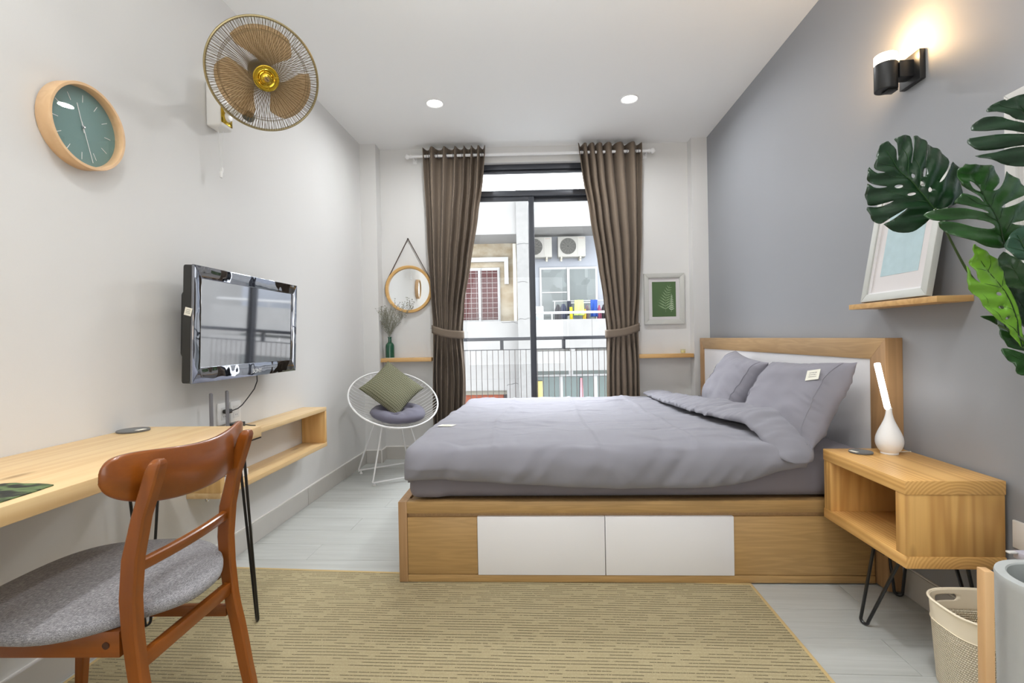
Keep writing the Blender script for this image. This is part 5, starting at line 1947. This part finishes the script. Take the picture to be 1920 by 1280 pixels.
# ---------------------------------------------------------------- the building across the alley
struct('ground', B(-14, 16, .95, 30, -4.2, -4.0), plain('alley_concrete', (.3, .3, .3, 1), .9), PB, TB)
REND = plain('white_render', (.235, .232, .228, 1), .85, var=.12, vscale=2.6)
BEIGE = None
t = NT('stained_beige_render')
_n = t.noise(t.coord((1, 1, 1.6)), 1.7, 5, .65)
_c = t.mix(t.n('MapRange', Value=_n, i1=.38, i2=.66).outputs[0], srgb(164, 155, 138), srgb(134, 117, 90))
BEIGE = t.done(Base_Color=_c, Roughness=.9)
BLUEW = plain('bluish_white_render', (.29, .305, .34, 1), .85, var=.03, vscale=2)
DARK = plain('crack_dark', (.05, .05, .05, 1), .9)
WFRAME = plain('white_window_frame', (.40, .40, .40, 1), .5)
PANE = plain('far_window_glass', (.36, .38, .38, 1), .08, 0, .8)
PANEG = plain('green_window_glass', (.022, .045, .036, 1), .08, 0, .7)
PANEB = plain('blue_green_glass', (.05, .085, .08, 1), .1, 0, .7)
REDC = plain('dark_red_curtain', (.085, .03, .03, 1), .8, var=.3, vscale=3)

ab = thing('apartment_building', 'white rendered apartment block across the alley seen through the balcony door', 'building', PB, TB)
obj('facade', B(-7, 11, 10.2, 10.4, -4.0, 4.6), REND, ab)
for nm, a, m in (('beam', (-6, 1.18, 8.0, 9.2, 3.69, 4.62), REND), ('column', (1.18, 1.485, 7.9, 8.4, -4.0, 4.78), plain('weathered_render', (.20, .198, .195, 1), .9, var=.16, vscale=9)),
                 ('beam', (1.487, 8, 8.0, 9.2, 3.85, 4.9), REND), ('parapet', (-6, 1.178, 8.3, 8.5, .0, 1.50), REND),
                 ('lower_wall', (-6, .86, 8.3, 8.5, -.30, -.002), REND), ('lower_wall', (.862, 1.178, 8.3, 8.5, -4.0, -.002), REND),
                 ('lower_wall', (-6, .86, 8.3, 8.5, -4.0, -.9), REND),
                 ('parapet', (1.487, 3.05, 8.0, 8.15, .78, 1.505), REND), ('parapet', (2.446+.61, 8, 8.0, 8.15, .78, 1.505), REND),
                 ('spandrel', (1.487, 8, 8.02, 8.2, .20, .70), REND), ('slot_pier', (2.485, 2.615, 8.01, 8.16, .70, .78), REND),
                 ('recess_wall', (-6, 1.18, 9.2, 9.4, 1.2, 3.69), BEIGE), ('recess_wall', (1.487, 8, 9.2, 9.4, 1.0, 3.85), BLUEW),
                 ('recess_wall', (1.487, 8, 9.2, 9.4, -4, 1.0), plain('dim_room_wall', (.16, .17, .17, 1), .9)),
                 ('balcony_floor', (1.487, 8, 8.15, 9.2, 1.0, 1.1), REND)):
    obj(nm, B(*a), m, ab)
obj('seam', B(2.436, 2.444, 7.996, 8.0, .78, 1.505), plain('seam_grey', (.4, .4, .4, 1), .9), ab)
# window with dark red curtains and a wire grille
wn = obj('window', B(-.45, .70, 9.17, 9.22, 1.50, 3.02), WFRAME, ab)
for a, b in ((-.41, .09), (.17, .63)):
    obj('pane', B(a, b, 9.155, 9.168, 1.58, 2.94), REDC, wn)
obj('mullion', B(.095, .165, 9.12, 9.17, 1.50, 3.0), WFRAME, wn)
obj('sill', B(-.5, .72, 9.06, 9.17, 1.46, 1.52), REND, wn)
bm = bmesh.new()
for k in range(10):
    z = 1.62+.138*k
    box(bm, -.41, .64, 9.085, 9.093, z, z+.009)
for k in range(8):
    x = -.40+.148*k
    box(bm, x, x+.008, 9.095, 9.103, 1.55, 2.95)
obj('security_grille', bm, plain('grille_wire', (.30, .29, .28, 1), .5), wn, kind='stuff')
obj('grille_frame', B(.64, .665, 9.06, 9.11, 1.5, 3.0), plain('grille_frame_grey', (.45, .46, .48, 1), .5), wn)
# a white drain pipe bends over the window; a square downpipe stands by the column
gt = bmesh.new()
box(gt, -1.5, .94, 9.05, 9.15, 3.17, 3.29)
box(gt, .83, .94, 9.05, 9.15, 2.55, 3.17)
obj('gutter_pipe', gt, plain('white_pipe', (.42, .42, .41, 1), .5), ab)
obj('downpipe', B(1.07, 1.16, 9.08, 9.18, 1.5, 3.66, bev=.01), plain('cream_pipe', (.70, .67, .60, 1), .6), ab)
bm = bmesh.new()
rr = random.Random(3)
for (s0, z0, s1, dy) in ((.75, 1.47, 1.17, 8.297), (1.19, 1.52, 1.47, 7.897), (1.19, 3.4, 1.48, 7.897), (.86, -.17, 1.15, 8.297), (1.2, 2.45, 1.40, 7.897)):
    x, z = s0, z0
    while x < s1:
        x2 = x+.06
        z2 = z+rr.uniform(-.025, .03)
        prism(bm, [(x, z-.005), (x2, z2-.005), (x2, z2+.005), (x, z+.005)], dy, dy+.003, 'Y')
        x, z = x2, z2
obj('crack', bm, DARK, ab, kind='stuff')
obj('awning_frame', B(-1.2, .86, 8.42, 8.5, -.42, -.302), plain('beige_frame', (.19, .18, .145, 1), .8), ab)
obj('roof_tiles', B(-1.2, .76, 8.5, 9.1, -.75, -.42), plain('orange_awning', srgb(128, 66, 44), .8, var=.15, vscale=8), ab)
# window across with sliding panes
w2 = obj('window', B(1.80, 3.40, 9.15, 9.22, 1.45, 2.99), WFRAME, ab)
PREF = NT('far_pane_with_net_curtain')
t = PREF
_v = t.n('TexVoronoi', {'distance': 'CHEBYCHEV'}, Vector=t.coord((3.2, 1, 2.6)), Scale=1.0).outputs[1]
_n = t.noise(t.coord((9, 1, 1.2)), 1.0, 2)
_c = t.mix(t.n('SeparateColor', i0=_v).outputs[0], srgb(70, 76, 75), srgb(118, 124, 124))
_c = t.mix(t.math('MULTIPLY', _n, .6), _c, srgb(100, 108, 108))
PREFM = t.done(Base_Color=_c, Roughness=.12)
for a, b in ((1.86, 2.55), (2.63, 3.34)):
    obj('pane', B(a, b, 9.135, 9.148, 1.5, 2.93), PREFM, w2)
    obj('glazing_bar', B(a, b, 9.115, 9.134, 2.28 if a < 2 else 1.98, 2.31 if a < 2 else 2.01), WFRAME, w2)
obj('mullion', B(2.555, 2.625, 9.1, 9.15, 1.45, 2.97), WFRAME, w2)
# storey below: transom lights over tall panes
w3 = obj('window', B(1.50, 6, 8.62, 8.66, .01, .06), WFRAME, ab)
for a, b in ((1.5, 2.50), (2.62, 3.6), (3.7, 4.6)):
    obj('transom_pane', B(a, b, 8.63, 8.65, .06, .21), PANEG, w3)
for a, b in ((2.50, 2.62), (3.6, 3.7)):
    obj('mullion', B(a, b, 8.60, 8.66, .06, .22), WFRAME, w3)
for a, b in ((1.5, 2.25), (2.34, 3.17), (3.26, 4.2)):
    obj('pane', B(a, b, 8.63, 8.65, -2.0, .0), PANEB, w3)
for a, b in ((2.25, 2.34), (3.17, 3.26)):
    obj('mullion', B(a, b, 8.60, 8.66, -2.0, .01), WFRAME, w3)
for i, (a, b) in enumerate(((1.62, 2.48), (2.62, 3.6))):
    obj('slot_shade', B(a, b, 8.10, 8.12, .70, .78), plain('slot_dark', (.13, .13, .12, 1), .5, var=.4, vscale=12), ab)  # dark sheet painted for the shade inside the open slots

# air-conditioner units on brackets
AC = plain('ac_cream', (.30, .29, .265, 1), .5)
acp = None
for i, (s, lab) in enumerate(((2.295, 'cream air-conditioner outdoor unit with its whole round fan grille in view'), (1.39, 'cream air-conditioner outdoor unit partly hidden behind the charcoal door stile'))):
    u = thing('air_conditioner', lab, 'air conditioner', (PB[0]+s*cos(TB)-9.19*sin(TB), PB[1]+s*sin(TB)+9.19*cos(TB), 3.215), TB)
    obj('casing', B(0, .74, -.40, -.10, 0, .55, bev=.015), AC, u)
    obj('fan_shadow', L([(0, -.402), (.215, -.402), (.215, -.399), (0, -.399)], 40, (.27, 0, .285), 'Y'), plain('fan_dark', (.05, .05, .045, 1), .7), u)
    bm = bmesh.new()
    for r in (.04, .07, .10, .13, .16, .19, .215):
        tube(bm, [(.27+r*cos(2*pi*k/36), -.408, .285+r*sin(2*pi*k/36)) for k in range(36)], .004, 4, True)
    for k in range(12):
        a = 2*pi*k/12
        tube(bm, [(.27+.03*cos(a), -.408, .285+.03*sin(a)), (.27+.215*cos(a), -.408, .285+.215*sin(a))], .004, 4)
    obj('fan_grille', bm, plain('grille_grey', (.16, .155, .14, 1), .6), u, kind='stuff')
    obj('side_panel', B(.535, .738, -.405, -.40, .015, .535), plain('ac_panel', (.33, .32, .29, 1), .5), u)
    obj('badge', B(.56, .70, -.408, -.405, .49, .505), plain('badge_red_grey', (.30, .22, .2, 1), .5), u)
    for x in (.07, .58):
        obj('bracket', B(x, x+.04, -.42, -.002, -.05, -.002), plain('bracket_cream', (.45, .42, .33, 1), .6), u)
        obj('bracket', B(x, x+.04, -.36, -.32, -.11, -.05), plain('bracket_cream', (.45, .42, .33, 1), .6), u)

# parapet rail, drying rack and washing
br = thing('parapet_rail', 'white tubular rail above the parapet across the alley', 'railing', PB, TB)
obj('rail', T([(1.49, 8.08, 1.68), (7.9, 8.08, 1.68)], .035, 10), WFRAME, br)
for s in (2.05, 3.6, 5.0, 6.4):
    obj('post', T([(s, 8.08, 1.505), (s, 8.08, 1.65)], .02, 8), WFRAME, br)
rk = thing('drying_rack', 'white drying rack with washing behind the rail across the alley', 'drying rack', PB, TB)
for y in (8.38, 8.50):
    obj('line', T([(2.1, y, 2.0), (3.9, y, 2.0)], .008, 6), WFRAME, rk)
for s in (2.15, 3.85):
    obj('leg', T([(s, 8.3, 1.102), (s, 8.44, 2.0), (s, 8.58, 1.102)], .012, 6), WFRAME, rk)
WASH = [(2.16, .13, .40, (40, 40, 48), 'dark grey jacket hanging on the drying rack', 8.38, .1), (2.31, .15, .40, (76, 82, 104), 'slate blue shirt hanging on the drying rack', 8.50, .08),
        (2.47, .10, .38, (44, 46, 60), 'navy shirt hanging beside the yellow cloth', 8.38, .02), (2.53, .075, .42, (232, 216, 40), 'bright yellow cloth hanging on the drying rack', 8.36, .18),
        (2.66, .23, .40, (206, 240, 128), 'lime green towel hanging on the drying rack', 8.34, 0), (2.88, .07, .40, (226, 196, 70), 'mustard cloth hanging next to the lime towel', 8.38, .24),
        (2.95, .10, .38, (150, 132, 138), 'dusty mauve shirt hanging on the drying rack', 8.50, .12), (3.08, .17, .44, (40, 78, 160), 'royal blue towel hanging on the drying rack', 8.36, 0),
        (3.25, .10, .40, (150, 74, 104), 'magenta checked shirt hanging on the drying rack', 8.38, .14), (3.38, .12, .40, (52, 46, 54), 'black shirt hanging behind the curtain edge', 8.50, .12)]
rr = random.Random(5)
for s, w_, h_, rgb, lab, yy, drop in WASH:
    mt_ = plain('cloth_'+'_'.join(lab.split()[:2]), srgb(*[int(c*.86) for c in rgb]), .9, var=.2, vscale=14)
    zt2 = 2.012-drop
    sh_ = 'towel' in lab or 'cloth' in lab

    def fn(u, v, s=s, w_=w_, h_=h_, yy=yy, zt2=zt2, sh_=sh_):
        k = 1 if sh_ else (.45+.55*smooth01(v/.3))
        x = s+w_/2+(u-.5)*w_*k*(1.0+.15*v)
        return (x, yy-.018+.025*sin(u*11+v*3+s*9)*(.3+v), zt2-h_*v-(0 if sh_ else .03*abs(u-.5)*(1-v)))
    bm = bmesh.new()
    grid(bm, fn, 14, 14)
    o = obj('towel' if sh_ else 'shirt', bm, mt_, None, 80)
    mo = o.modifiers.new('thickness', 'SOLIDIFY')
    mo.thickness = .012
    o.location, o.rotation_euler = PB, (0, 0, TB)
    tag(o, lab, 'laundry', 'washing on the drying rack')
tk = obj('storage_bin', B(1.60, 1.86, 8.45, 8.75, 1.102, 1.88, bev=.02), plain('blue_grey_bin', (.50, .55, .58, 1), .5), None)
tk.location, tk.rotation_euler = PB, (0, 0, TB)
tag(tk, 'tall blue grey bin on the balcony across the alley', 'bin')
pk = bmesh.new()
grid(pk, lambda u, v: (2.78+.10*(u-.5)*(.5+.5*v)+.05, 8.55-.01*sin(u*9), -.03-.85*v), 10, 12)
pko = obj('towel', pk, plain('pink_cloth', srgb(206, 150, 160), .9, var=.15, vscale=12), None, 80)
mo = pko.modifiers.new('thickness', 'SOLIDIFY')
mo.thickness = .012
pko.location, pko.rotation_euler = PB, (0, 0, TB)
tag(pko, 'pink cloth hanging in front of the lower window across the alley', 'laundry')
ybx = obj('notice_box', B(1.66, 1.80, 8.55, 8.60, -.62, -.10, bev=.004), plain('yellow_box', srgb(206, 190, 120), .7, var=.15, vscale=10), None)
ybx.location, ybx.rotation_euler = PB, (0, 0, TB)
tag(ybx, 'yellow box in front of the lower window across the alley', 'box')
